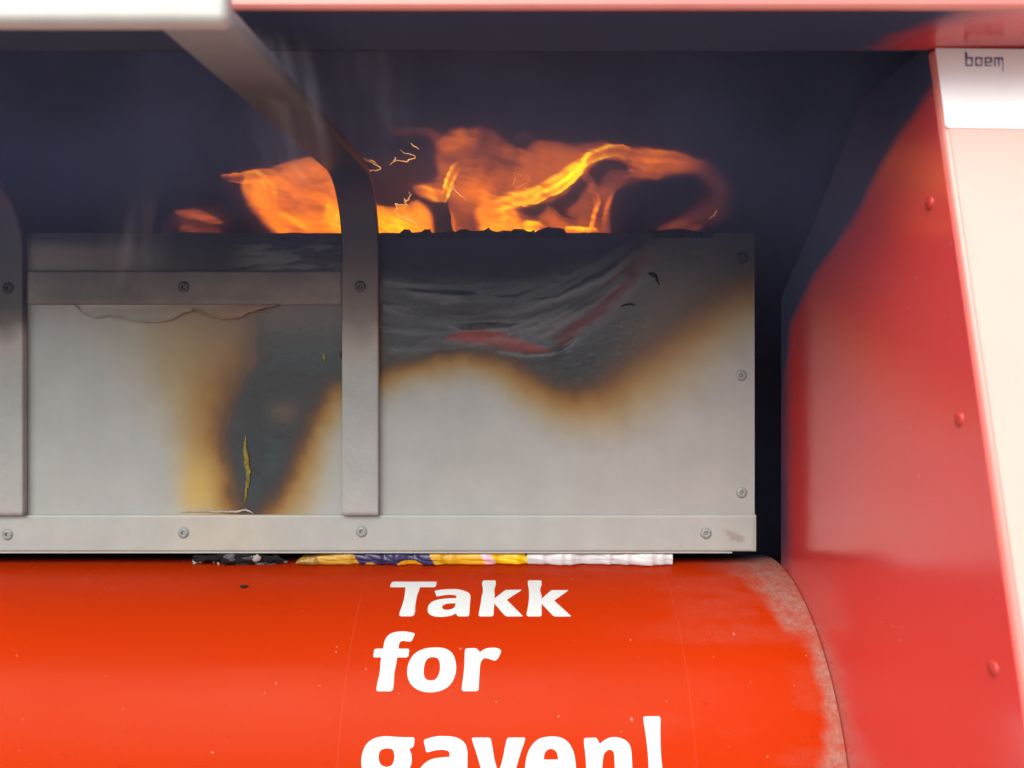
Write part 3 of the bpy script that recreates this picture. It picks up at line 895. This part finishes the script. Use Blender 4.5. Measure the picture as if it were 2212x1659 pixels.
def fire_left(U, V):
    body = fill(U, V, Z7((700,238),(850,185),(1100,168),(1400,112),(1560,90),(1680,140),(1800,300),(1900,560),(2200,560),(2200,860),(1200,860),(1010,690),(880,510),(835,370),(850,262)), .56, 14)
    I = body
    I = np.maximum(I, rib(U, V, Z7((640,246,16,.35),(760,238,30,.6),(900,228,42,.74),(1020,235,60,.74),(1090,300,90,.70),(1080,450,100,.64),(1000,560,80,.5)), S7))
    I += rib(U, V, Z7((1150,190,10,.0),(1250,196,9,.16),(1400,206,9,.14),(1650,216,9,.0)), S7)
    I += rib(U, V, Z7((1150,600,20,.0),(1250,640,26,.16),(1400,710,28,.18),(1500,770,22,.1)), S7)
    I += rib(U, V, Z7((1560,380,40,.0),(1640,420,40,.10),(1700,520,60,.14),(1720,780,60,.16)), S7)
    I *= 1 - .34 * np.exp(-((U - c7((1330, 0))[0]) / 42) ** 2 - ((V - c7((0, 570))[1]) / 13) ** 2)
    I *= 1 - .30 * np.exp(-((U - c7((1330, 0))[0]) / 26) ** 2 - ((V - c7((0, 730))[1]) / 9) ** 2)
    I *= 1 - .14 * np.exp(-((U - c7((1350, 0))[0]) / 60) ** 2 - ((V - c7((0, 360))[1]) / 25) ** 2)
    I *= 1 - .22 * np.exp(-((U - c7((1640, 0))[0]) / 14) ** 2 - ((V - c7((0, 300))[1]) / 22) ** 2)
    # right of the strap, low
    I = np.maximum(I, fill(U, V, Z5((-330,900),(-150,1040),(0,1090),(200,1080),(350,1035),(440,1110),(465,1200),(450,1420),(-330,1420)), .62, 10))
    I += rib(U, V, Z5((-150,1300,120,.12),(200,1330,100,.10),(330,1330,60,.0)))
    glow = .085 * np.exp(-((U - 870) / 90) ** 2 - ((V - 400) / 70) ** 2)
    return np.maximum(I, glow)

def fire_small(U, V):
    I = fill(U, V, Z7((170,585),(270,572),(400,580),(500,620),(600,672),(560,700),(400,680),(230,660),(160,625)), .36, 9)
    I = np.maximum(I, rib(U, V, Z7((150,775,26,.0),(250,775,30,.28),(400,772,30,.30),(560,770,26,.2),(640,772,20,.0)), S7))
    I = np.maximum(I, .17 * np.exp(-((U - c7((380, 0))[0]) / 55) ** 2 - ((V - c7((0, 700))[1]) / 28) ** 2))
    return I

def fire_main(U, V):
    out = Z5((480,330),(540,255),(640,180),(800,135),(1000,128),(1170,190),(1340,350),(1440,440),(1520,425),(1590,365),(1700,318),(1900,335),(2150,365)) + \
          Z6((200,350),(500,322),(800,345),(1000,382),(1300,402),(1470,478),(1640,545),(1640,620),(1500,610),(1300,650),(1150,690),(1000,705),(760,755),(650,830),(600,980),(590,1400)) + \
          Z5((700,1420),(700,1250),(660,1000),(620,955),(480,965),(330,890),(255,830),(330,775),(480,730),(530,650),(490,460))
    sd = poly_sd(U, V, out)
    soft = np.interp(V, [280, 360, 420, 500], [19, 15, 9, 8])
    I = .37 * sstep(soft, -soft, sd)
    # wisp at the upper left
    I = np.maximum(I, rib(U, V, Z5((-60,150,40,.0),(20,140,48,.10),(200,135,40,.17),(420,160,50,.22),(500,230,60,.26))))
    # dome: bright left cheek, dim middle, lit right flank
    I += rib(U, V, Z5((560,330,70,.05),(640,260,80,.16),(800,220,80,.16),(930,220,60,.05)))
    I *= 1 - .30 * np.exp(-((U - c5((1090, 0))[0]) / 34) ** 2 - ((V - c5((0, 380))[1]) / 36) ** 2)
    I *= 1 - .32 * np.exp(-((U - c5((1330, 0))[0]) / 38) ** 2 - ((V - c5((0, 590))[1]) / 16) ** 2)
    I *= 1 - .22 * np.exp(-((U - c5((690, 0))[0]) / 22) ** 2 - ((V - c5((0, 450))[1]) / 14) ** 2)
    I += rib(U, V, Z5((1200,250,30,.0),(1330,380,26,.08),(1450,450,26,.10),(1560,540,26,.06),(1600,600,20,.0)))
    I += rib(U, V, Z5((1150,560,20,.0),(1230,610,18,.08),(1320,650,20,.07),(1450,640,20,.0)))
    # left lobe and its yellow streak
    I = np.maximum(I, rib(U, V, Z5((290,830,40,.40),(400,845,70,.66),(500,880,70,.72),(590,890,60,.74))))
    I = np.maximum(I, rib(U, V, Z5((606,930,22,.80),(640,830,34,.95),(665,740,38,.88),(710,620,42,.72),(760,520,44,.50))))
    # curtain under the dome
    I += rib(U, V, Z5((800,640,140,.0),(900,760,150,.12),(1000,860,120,.18),(1080,980,120,.24),(1100,1150,140,.26)))
    I *= 1 - .45 * np.exp(-((U - c5((935, 0))[0]) / 13) ** 2) * sstep(c5((0, 950))[1], c5((0, 1120))[1], V)
    I *= 1 - .22 * np.exp(-((U - c5((800, 0))[0]) / 16) ** 2) * sstep(c5((0, 950))[1], c5((0, 1100))[1], V)
    I += rib(U, V, Z5((655,990,12,.1),(690,1140,12,.30),(712,1330,12,.34)))
    I = np.maximum(I, fill(U, V, Z5((1020,1080),(1200,1040),(1420,1060),(1480,1180),(1560,1400),(1000,1400)), .66, 13))
    I = np.maximum(I, rib(U, V, Z5((1450,1330,80,.6),(1560,1290,80,.84),(1680,1290,70,.82),(1760,1330,40,.4))))
    # big bright ribbon sweeping up to the right
    I = np.maximum(I, rib(U, V, Z5((1050,1080,110,.66),(1250,1010,95,.74),(1450,950,85,.78),(1650,890,80,.80),(1900,760,80,.84),(2130,620,75,.80)) + Z6((350,480,60,.74),(520,400,50,.70),(760,380,40,.56))))
    I = np.maximum(I, rib(U, V, Z5((1500,980,30,.75),(1700,930,34,.84),(1900,830,36,.92),(2080,710,38,1.0),(2190,600,44,1.08)) + Z6((240,590,46,1.1),(310,520,38,.98),(420,450,32,.86),(560,400,28,.76),(700,362,26,.6))))
    I = np.maximum(I, rib(U, V, Z6((650,380,60,.58),(900,430,62,.54),(1150,450,58,.54),(1280,455,55,.48),(1450,500,60,.34),(1620,570,55,.22))))
    I = np.maximum(I, rib(U, V, Z6((820,610,45,.36),(1000,580,50,.40),(1250,555,45,.38),(1420,545,40,.30))))
    # holes: dark air under the ribbon
    h1 = poly_sd(U, V, Z5((1440,1068),(1650,1020),(1850,965),(1990,880),(2080,790),(2200,690)) + Z6((250,690),(330,760),(250,860),(180,980),(60,1080)) + Z5((2100,1180),(1950,1170),(1880,1080),(1800,1040),(1720,1120),(1640,1190),(1520,1150)))
    I = np.where(h1 < 12, I * (1 - .80 * sstep(7, -6, h1)), I)
    h2 = poly_sd(U, V, Z6((305,650),(400,545),(500,488),(650,482),(780,530),(825,610),(720,640),(560,640),(480,700),(440,800),(340,720)))
    I = I * (1 - .80 * sstep(6, -6, h2))
    h3 = poly_sd(U, V, Z6((330,700),(480,660),(800,650),(1100,672),(900,725),(700,770),(600,830),(450,810)))
    I = I * (1 - .48 * sstep(9, -9, h3))
    # small flames at the right foot
    I = np.where(V > c6((0, 830))[1], I * (1 - .22 * sstep(c6((20, 0))[0], c6((150, 0))[0], U)), I)
    I = np.maximum(I, rib(U, V, Z6((300,700,30,.25),(380,850,45,.36),(440,950,48,.46),(430,1030,46,.70),(395,1130,42,.72),(365,1240,36,.66),(340,1340,36,.7))))
    I = np.maximum(I, rib(U, V, Z6((620,850,40,.30),(570,980,38,.50),(540,1080,34,.52),(520,1200,40,.40),(500,1330,44,.42))))
    I *= 1 - .25 * np.exp(-((U - c6((495, 0))[0]) / 7) ** 2) * sstep(c6((0, 900))[1], c6((0, 980))[1], V)
    I = np.maximum(I, rib(U, V, Z6((60,1330,34,.88),(200,1330,40,.84),(380,1340,38,.74),(440,1350,30,.3))))
    # faint curl on the far right
    I = np.maximum(I, rib(U, V, Z6((1620,560,70,.20),(1720,680,110,.13),(1850,850,150,.105),(1800,1000,170,.10),(1650,1130,150,.11),(1450,1230,90,.17),(1260,1285,50,.26),(1140,1300,30,.15))))
    I = np.maximum(I, rib(U, V, Z6((1450,1300,30,.15),(1580,1280,34,.24),(1680,1230,30,.08))))
    # ragged smoke-lit wisps above the notch
    I = np.maximum(I, rib(U, V, Z5((1380,300,60,.0),(1480,270,60,.13),(1600,230,50,.10),(1700,230,30,.0))))
    I = np.maximum(I, rib(U, V, Z5((1780,240,22,.05),(1815,200,16,.15),(1850,155,14,.0))))
    return I

RAMP = [(0, (0, 0, 0)), (.10, (.050, .008, .004)), (.22, (.165, .027, .008)), (.36, (.42, .070, .006)), (.50, (.72, .130, .002)), (.62, (.95, .205, .0)), (.72, (1.12, .32, 0)), (.84, (1.45, .60, 0)), (1.0, (1.9, 1.08, 0)), (1.1, (2.1, 1.3, 0))]

def flame_mat():
    m = bpy.data.materials.new('flame_gas'); m.use_nodes = True; n = m.node_tree; n.nodes.clear()
    at = nd(n, 'ShaderNodeAttribute', attribute_name='Col')
    em = nd(n, 'ShaderNodeEmission'); tr = nd(n, 'ShaderNodeBsdfTransparent'); ad = nd(n, 'ShaderNodeAddShader'); out = nd(n, 'ShaderNodeOutputMaterial')
    n.links.new(at.outputs['Color'], em.inputs['Color'])
    em.inputs['Strength'].default_value = .86 * 2 ** (-SC.view_settings.exposure)   # seen through a near and a far skin
    n.links.new(em.outputs[0], ad.inputs[0]); n.links.new(tr.outputs[0], ad.inputs[1]); n.links.new(ad.outputs[0], out.inputs[0])
    m.cycles.emission_sampling = 'NONE'
    return m
M['flame'] = flame_mat()

def flame(name, u0, u1, v0, v1, fn, dist, label, step=2.0, deep=.03, seed=0):
    """a lens of burning gas: near and far skins whose glow is set by how much gas they hold"""
    us = np.arange(u0, u1, step); vs = np.arange(v0, v1, step)
    U, V = np.meshgrid(us, vs, indexing='ij')
    wu = U + (fbm(U / 60, V / 40, seed, 5) - .5) * 16; wv = V + (fbm(U / 50, V / 44, seed + 5, 5) - .5) * 12
    I = fn(wu, wv)
    # filaments: thin folds of the burning sheet, drawn out along the draught
    q1 = fbm(wu / 90 + wv / 70, (wv - wu * .35) / 16, seed + 9, 4); q2 = fbm((wu + wv * .4) / 22, wv / 80, seed + 31, 3)
    ridge = 1 - np.abs(q1 - .5) * 5.0
    I = I * (.92 + .30 * np.clip(ridge, -.5, 1) + .30 * (q2 - .5))
    halo = fn(U + 22, V + 4) + fn(U - 22, V - 6) + fn(U, V + 18) + fn(U, V - 18) + fn(U + 44, V) + fn(U - 44, V + 8)
    I = np.maximum(I, .060 * np.clip(halo, 0, 3.0) * .75)
    edge = np.minimum(np.minimum(U - u0, u1 - U), np.minimum(V - v0, v1 + 1e9 - V))
    I = I * sstep(0, 14, edge)
    I = np.where(I < 1, np.clip(I, 0, 1) ** 1.18, I)
    c = ramp(I, RAMP)
    yc = dist + .05 * (fbm(U / 160, V / 90, seed + 2) - .5)
    th = deep * np.sqrt(np.clip(I, 0, 1)) + .0005
    near = P3(U, V, dist); far = near.copy()
    near[..., 1] = yc - th; far[..., 1] = yc + th
    act = I > .006
    q = quad_strip(*U.shape)
    keep = act.reshape(-1)[q].any(1)
    q = q[keep]
    n = U.size
    Vv = np.concatenate([near.reshape(-1, 3), far.reshape(-1, 3)])
    Fc = np.concatenate([q, q[:, ::-1] + n])
    used = np.unique(Fc); mp = np.zeros(2 * n, int); mp[used] = np.arange(len(used))
    C = np.concatenate([c.reshape(-1, 3)] * 2); C = np.concatenate([C, np.ones((2 * n, 1))], 1)
    ob = mesh_ob(name, Vv[used], mp[Fc], M['flame'], None, True, C[used])
    return tag(ob, label, 'flame', 'flames inside the container')
flame('flame', 380, 960, 325, 545, fire_left, 1.10, 'orange flame passing behind the bent strap, left of the largest fire', seed=3)
flame('flame', 340, 520, 425, 545, fire_small, 1.13, 'small dim red flame low at the far left, above the scorched strip', seed=13)
flame('flame', 820, 1640, 245, 545, fire_main, 1.11, 'largest flame, with a yellow ribbon and dark hollows, right of the strap', seed=23)

# glowing threads of burning residue hanging in front of the fire
m = bpy.data.materials.new('ember_glow'); m.use_nodes = True; n = m.node_tree; n.nodes.clear()
em = nd(n, 'ShaderNodeEmission'); out = nd(n, 'ShaderNodeOutputMaterial'); n.links.new(em.outputs[0], out.inputs[0])
mx = mixrgb(n, mrange(n, noise(n, 55, 2), .35, .65, 0, 1), (.42, .13, .05), (1.1, .48, .13)); n.links.new(mx, em.inputs['Color'])
em.inputs['Strength'].default_value = 1.5 * 2 ** (-SC.view_settings.exposure)
m.cycles.emission_sampling = 'NONE'
M['ember'] = m
def ember(name, lines, label, dist=1.045, r=.0007):
    V, f = [], []
    lines = list(lines)
    for ln in list(lines):
        for _ in range(len(ln) // 5):
            i = random.randrange(len(ln) - 1); a = ln[i]; t = random.uniform(-2.6, 2.6); q = [a]
            for k in range(3):
                t += random.uniform(-.8, .8); q.append((q[-1][0] + 5 * math.cos(t), q[-1][1] + 4 * math.sin(t)))
            lines.append(q)
    for ln in lines:
        pts = []
        for i in range(len(ln) - 1):
            a, b = ln[i], ln[i + 1]
            k = max(2, int(math.hypot(a[0] - b[0], a[1] - b[1]) / 3))
            for j in range(k):
                t = j / k
                pts.append((a[0] + (b[0] - a[0]) * t + random.uniform(-1.3, 1.3), a[1] + (b[1] - a[1]) * t + random.uniform(-1.3, 1.3)))
        pts.append(ln[-1])
        N = len(pts)
        b0 = len(V)
        yo = random.uniform(-.006, .006)
        for i, p in enumerate(pts):
            c = P3(np.float64(p[0]), np.float64(p[1]), dist); rr = r * (.35 + .75 * math.sin(math.pi * min(1, (i + .3) / N)) * random.uniform(.7, 1.1))
            for k in range(5):
                a = 2 * math.pi * k / 5
                V.append((c[0] + rr * math.cos(a), c[1] + yo + .006 * math.sin(i * .21) + rr * math.sin(a) * .6, c[2] + rr * math.sin(a)))
        for i in range(N - 1):
            for k in range(5):
                f.append([b0 + i * 5 + k, b0 + i * 5 + (k + 1) % 5, b0 + (i + 1) * 5 + (k + 1) % 5, b0 + (i + 1) * 5 + k])
        f.append([b0 + k for k in range(5)]); f.append([b0 + (N - 1) * 5 + k for k in range(5)])
    ob = mesh_ob(name, V, f, M['ember'])
    return tag(ob, label, 'ember', 'glowing threads in the fire')
ember('ember_thread', [Z7((2005,60),(2070,80),(2110,110),(2160,125),(2172,160),(2130,182),(2080,185)), Z7((2050,165),(2080,188),(2058,202)),
      Z5((90,380),(130,415),(190,420),(250,440),(262,475),(195,495),(185,525),(20,530),(-30,560)), Z5((215,320),(260,350),(310,370))], 'branching glowing orange thread beside the top bend of the strap')
ember('ember_thread', [Z5((190,870),(215,905),(180,940),(195,950),(140,985),(165,1020),(45,1025),(70,1070),(40,1110),(0,1115)), Z5((40,1120),(100,1170),(140,1175),(240,1215),(300,1260),(320,1300)), Z5((0,1190),(20,1240),(45,1280))], 'zigzag glowing thread low between the strap and the largest flame')
ember('ember_thread', [Z5((705,780),(715,840),(780,905),(830,935),(855,970))], 'short curved glowing thread under the yellow streak of the largest flame', r=.0006)
ember('ember_thread', [Z5((1400,660),(1420,690),(1410,740),(1380,780),(1330,795)), Z5((1530,660),(1580,700),(1590,740),(1500,790),(1430,840),(1380,790))], 'faint looped glowing thread above the long yellow ribbon', r=.0003)
ember('ember_thread', [Z7((1655,180),(1690,215),(1672,250),(1700,300))], 'fine glowing thread against the left edge of the strap, just under its bend', r=.0004)
ember('ember_thread', [Z7((1745,600),(1720,640),(1735,690),(1700,730),(1712,775))], 'fine glowing thread against the left edge of the strap, low above the hatch', r=.0004)
ember('ember_thread', [Z6((1800,1100),(1760,1150),(1720,1190))], 'tiny straight glowing thread at the right end of the fire', r=.00035)

# ------------------------------------------------------------------ bags and debris in the slot under the hatch
def drum_z(y): return DZ + math.sqrt(DR * DR - (y - DY) ** 2)
def bag(name, u0, u1, colf, label, seed, endr=6, taper=None):
    us = np.arange(u0, u1 + .01, 2.5); nv = 26
    T = np.linspace(0, 1, nv)
    V = np.zeros((len(us), nv, 3)); C = np.ones((len(us), nv, 4))
    for i, u in enumerate(us):
        x = (u - CX) / F
        e = min(1, (u - u0) / endr + .05, (u1 - u) / endr + .05)
        k1 = (float(vnoise(np.float64(u / 37), np.float64(1.3), seed)) - .5); k2 = (float(vnoise(np.float64(u / 13), np.float64(4.3), seed)) - .5)
        yf = .9955 + .010 * (k1 * .8 + .3) + .004 * k2
        for j, t in enumerate(T):
            a = (t - .5) * math.pi                       # from the drum up round the front to the hatch
            y = yf + (1 - max(math.cos(a), 0) ** .35) * .008 + .06 * max(0, abs(t - .5) - .42) / .08
            zl = drum_z(max(y, .92)) + .0006; zh = -.2119 + (.0 if y > 1.006 else 0)
            zm = (zl + zh) / 2; hh = (zh - zl) / 2 * (.55 + .45 * e)
            if taper: hh *= taper(u)
            sa = math.copysign(abs(math.sin(a)) ** 1.6, a); z = zl + hh + hh * sa if taper else zm + hh * sa
            wr = (abs(float(vnoise(np.float64(u / 34 + t * 1.6), np.float64(t * 1.4), seed + 4)) - .5) - .2) * .0045 * max(math.cos(a), 0) ** .5
            V[i, j] = (x, y - wr, z)
        C[i, :, :3] = colf(u, T, k1)
    cols = C.copy()
    f = quad_strip(len(us), nv).tolist()
    nn = len(us)
    f.append([j for j in range(nv)]); f.append([(nn - 1) * nv + j for j in range(nv)][::-1])
    for i in range(nn - 1): f.append([i * nv + nv - 1, (i + 1) * nv + nv - 1, (i + 1) * nv, i * nv])
    ob = mesh_ob(name, V.reshape(-1, 3), f, M['bag'], None, True, cols.reshape(-1, 4))
    return tag(ob, label, 'bag')
m, n, b = mat_new('bag_plastic')
at = nd(n, 'ShaderNodeAttribute', attribute_name='Col'); n.links.new(at.outputs['Color'], b.inputs['Base Color'])
b.inputs['Roughness'].default_value = .28; bump(n, b, noise(n, 40, 2, .5, None, (1, 1, .6)), .25, .004)
M['bag'] = m
YEL, NAV, WHI, PNK = (.72, .42, .02), (.030, .030, .10), (.58, .63, .65), (.72, .52, .60)
def c_yel(u, T, k):
    out = np.zeros((len(T), 3))
    for j, t in enumerate(T):
        uu = u + (t - .5) * 16
        if uu < 690: c = (.30, .17, .03)
        elif uu < 769: c = (.50, .30, .03)
        elif uu < 934:
            c = NAV
            if (uu - 880) ** 2 / 27 ** 2 + (t - .10) ** 2 / .32 ** 2 < 1: c = YEL
            if (uu - 795) ** 2 / 12 ** 2 + (t - .08) ** 2 / .2 ** 2 < 1: c = (.6, .35, .03)
        elif uu < 1044: c = tuple(np.array(YEL) * (.95 if uu > 990 else .82))
        elif uu < 1066: c = PNK
        else: c = (.80, .55, .01)
        out[j] = c
    return out
def c_whi(u, T, k): return np.tile(np.array(WHI) * (1 + .05 * k), (len(T), 1))
bag('plastic_bag', 640, 1141, c_yel, 'yellow and navy printed plastic bag squeezed out under the hatch', 3, 10, lambda u: .45 + .55 * min(1, (u - 600) / 150))
bag('plastic_bag', 1138, 1455, c_whi, 'plain white plastic bag squeezed out under the hatch beside the yellow one', 8, 2)

def flake(name, u, v, su, sv, mat, parent, seed, y=None, th=.0025):
    rr = random.Random(seed)
    p = on_drum(u, v, .0014) if y is None else tuple(P3(np.float64(u), np.float64(v), y))
    n = 9
    bm = bmesh.new()
    r = bmesh.ops.create_icosphere(bm, subdivisions=2, radius=1.0)
    ph = [rr.uniform(.35, 1.5) for _ in range(n)]
    for q in bm.verts:
        a = math.atan2(q.co.z, q.co.x) / (2 * math.pi) * n
        i = int(math.floor(a)) % n; fr = a - math.floor(a)
        k = ph[i] * (1 - fr) + ph[(i + 1) % n] * fr
        k *= rr.uniform(.72, 1.18)
        q.co = Vector((p[0] + q.co.x * su / F * k, p[1] + q.co.y * th, p[2] + q.co.z * sv / F * k))
    return bm_ob(name, bm, mat, parent)
deb = thing('burnt_debris', on_drum(510, 1216, 0), 'charred black crumbs with pale ash under the lower left of the hatch', 'debris')
for i, (u, v, su, sv, mk, y) in enumerate([(432,1213,13,5.0,'ash',None),(422,1216,5,4,'ash',None),(463,1214,3.5,3.5,'ash',None),(471,1216,3,2,'ash',None),(475,1203,30,8,'char',1.0),(505,1210,26,10,'char',.999),(520,1217,20,5,'ashgrey',None),
        (497,1205,14,6,'ashgrey',.9965),(514,1213,4,5,'ashgrey',None),(548,1205,14,5,'ashgrey',.9965),(560,1208,30,9,'char',1.0),(552,1210,3,2.5,'ash',None),(551+16,1212,5,3,'ash',None),(584,1213,16,5,'char',None),
        (556+4,1204,11,7,'ash',.9955),(567,1216,9,4,'ash',None),(577,1215,8,4.5,'ash',None),(558,1214,6,4,'ash',None),(590,1217,10,3,'ashgrey',None),(606,1213,12,4,'ashgrey',None),(623,1214,4,2,'ash',None),(440,1206,22,6,'char',1.001),(532,1201,18,6,'char',1.0),(600,1205,26,8,'char',1.0)]):
    flake('ash_flake' if mk == 'ash' else 'char_flake', u - 5 if u > 540 else u, v, su * 1.15, sv * 1.2, M[mk], deb, 100 + i, y)
fk = flake('char_flake', 528, 1267, 8.5, 6.0, M['char'], None, 300, None, .0018)
tag(fk, 'single small black char flake lying on the red drum below the debris', 'flake')
fk = flake('ash_flake', 472, 1222 - 3, 2.4, 2.4, M['ash'], None, 301, None, .0012)
tag(fk, 'single round white ash speck on the red drum just below the crumbs', 'flake')

# ------------------------------------------------------------------ smoke
def smoke_mat(name, density, color, wisp=False):
    m = bpy.data.materials.new(name); m.use_nodes = True; n = m.node_tree; n.nodes.clear()
    pv = nd(n, 'ShaderNodeVolumePrincipled'); out = nd(n, 'ShaderNodeOutputMaterial')
    pv.inputs['Color'].default_value = (*color, 1); pv.inputs['Density'].default_value = density; pv.inputs['Anisotropy'].default_value = .0
    n.links.new(pv.outputs[0], out.inputs['Volume'])
    return m, n, pv
def prism(name, prof, x0, x1, mat):
    k = len(prof); V = [(x0, p[0], p[1]) for p in prof] + [(x1, p[0], p[1]) for p in prof]
    f = [[i, (i + 1) % k, k + (i + 1) % k, k + i] for i in range(k)] + [list(range(k))[::-1], [k + i for i in range(k)]]
    return mesh_ob(name, V, f, mat)
m, n, pv = smoke_mat('smoke_air', .50, (.34, .50, .98))
nz = noise(n, 5.0, 3, .6, None, (1, 1, .55))
sx = nd(n, 'ShaderNodeSeparateXYZ'); gp = nd(n, 'ShaderNodeNewGeometry'); n.links.new(gp.outputs['Position'], sx.inputs[0])
zf = math_n(n, 'MAXIMUM', math_n(n, 'POWER', mrange(n, sx.outputs[2], H - .04, H + .28, 0, 1), 2.8), mrange(n, sx.outputs[1], 1.0, 1.03, 0, .22))
n.links.new(math_n(n, 'MULTIPLY', mrange(n, nz, .36, .66, .25, 2.1), zf), pv.inputs['Density'])
sm = prism('smoke', [(.66, -.10), (.98, -.10), (1.004, -.22), (1.46, -.22), (1.46, .43), (.66, .43)], -1.33, .515, m)
tag(sm, 'thin bluish smoke filling the dark hollow above the hatch', None, None, 'stuff')

def wisp(loc, rad, rot, dens_, label):
    m, n, pv = smoke_mat('smoke_wisp_air', 1.0, (.80, .87, .98))
    tc = nd(n, 'ShaderNodeTexCoord')
    ln = nd(n, 'ShaderNodeVectorMath', operation='LENGTH'); n.links.new(tc.outputs['Object'], ln.inputs[0])
    fo = mrange(n, ln.outputs['Value'], .1, 1.0, 1.0, 0.0)
    t = nd(n, 'ShaderNodeTexNoise'); t.inputs['Scale'].default_value = 2.2; t.inputs['Detail'].default_value = 3
    mp = nd(n, 'ShaderNodeMapping'); mp.inputs['Scale'].default_value = (1.6, 1, .5); mp.inputs['Location'].default_value = (loc[0] * 9, loc[2] * 7, 0)
    n.links.new(tc.outputs['Object'], mp.inputs[0]); n.links.new(mp.outputs[0], t.inputs['Vector'])
    d = math_n(n, 'MULTIPLY', math_n(n, 'MULTIPLY', math_n(n, 'POWER', fo, 1.6), mrange(n, t.outputs['Fac'], .42, .68, 0, 1)), dens_)
    n.links.new(d, pv.inputs['Density'])
    bm = bmesh.new(); bmesh.ops.create_icosphere(bm, subdivisions=3, radius=1.0)
    ob = bm_ob('smoke_wisp', bm, m, None, True, False)
    ob.location = (loc[0], loc[1], loc[2] + H); ob.scale = rad; ob.rotation_euler = rot
    return tag(ob, label, None, None, 'stuff')
wisp((-.180, .635, .235), (.040, .05, .115), (0, math.radians(-14), 0), 16, 'pale smoke wisp rising beside the strap under the hood')
wisp((-.120, .70, .26), (.05, .05, .10), (0, math.radians(-8), 0), 7, 'faint smoke wisp rising right of the strap')
wisp((-.42, .90, .175), (.050, .04, .085), (0, math.radians(10), 0), 11, 'faint grey smoke wisp over the left of the hatch top')
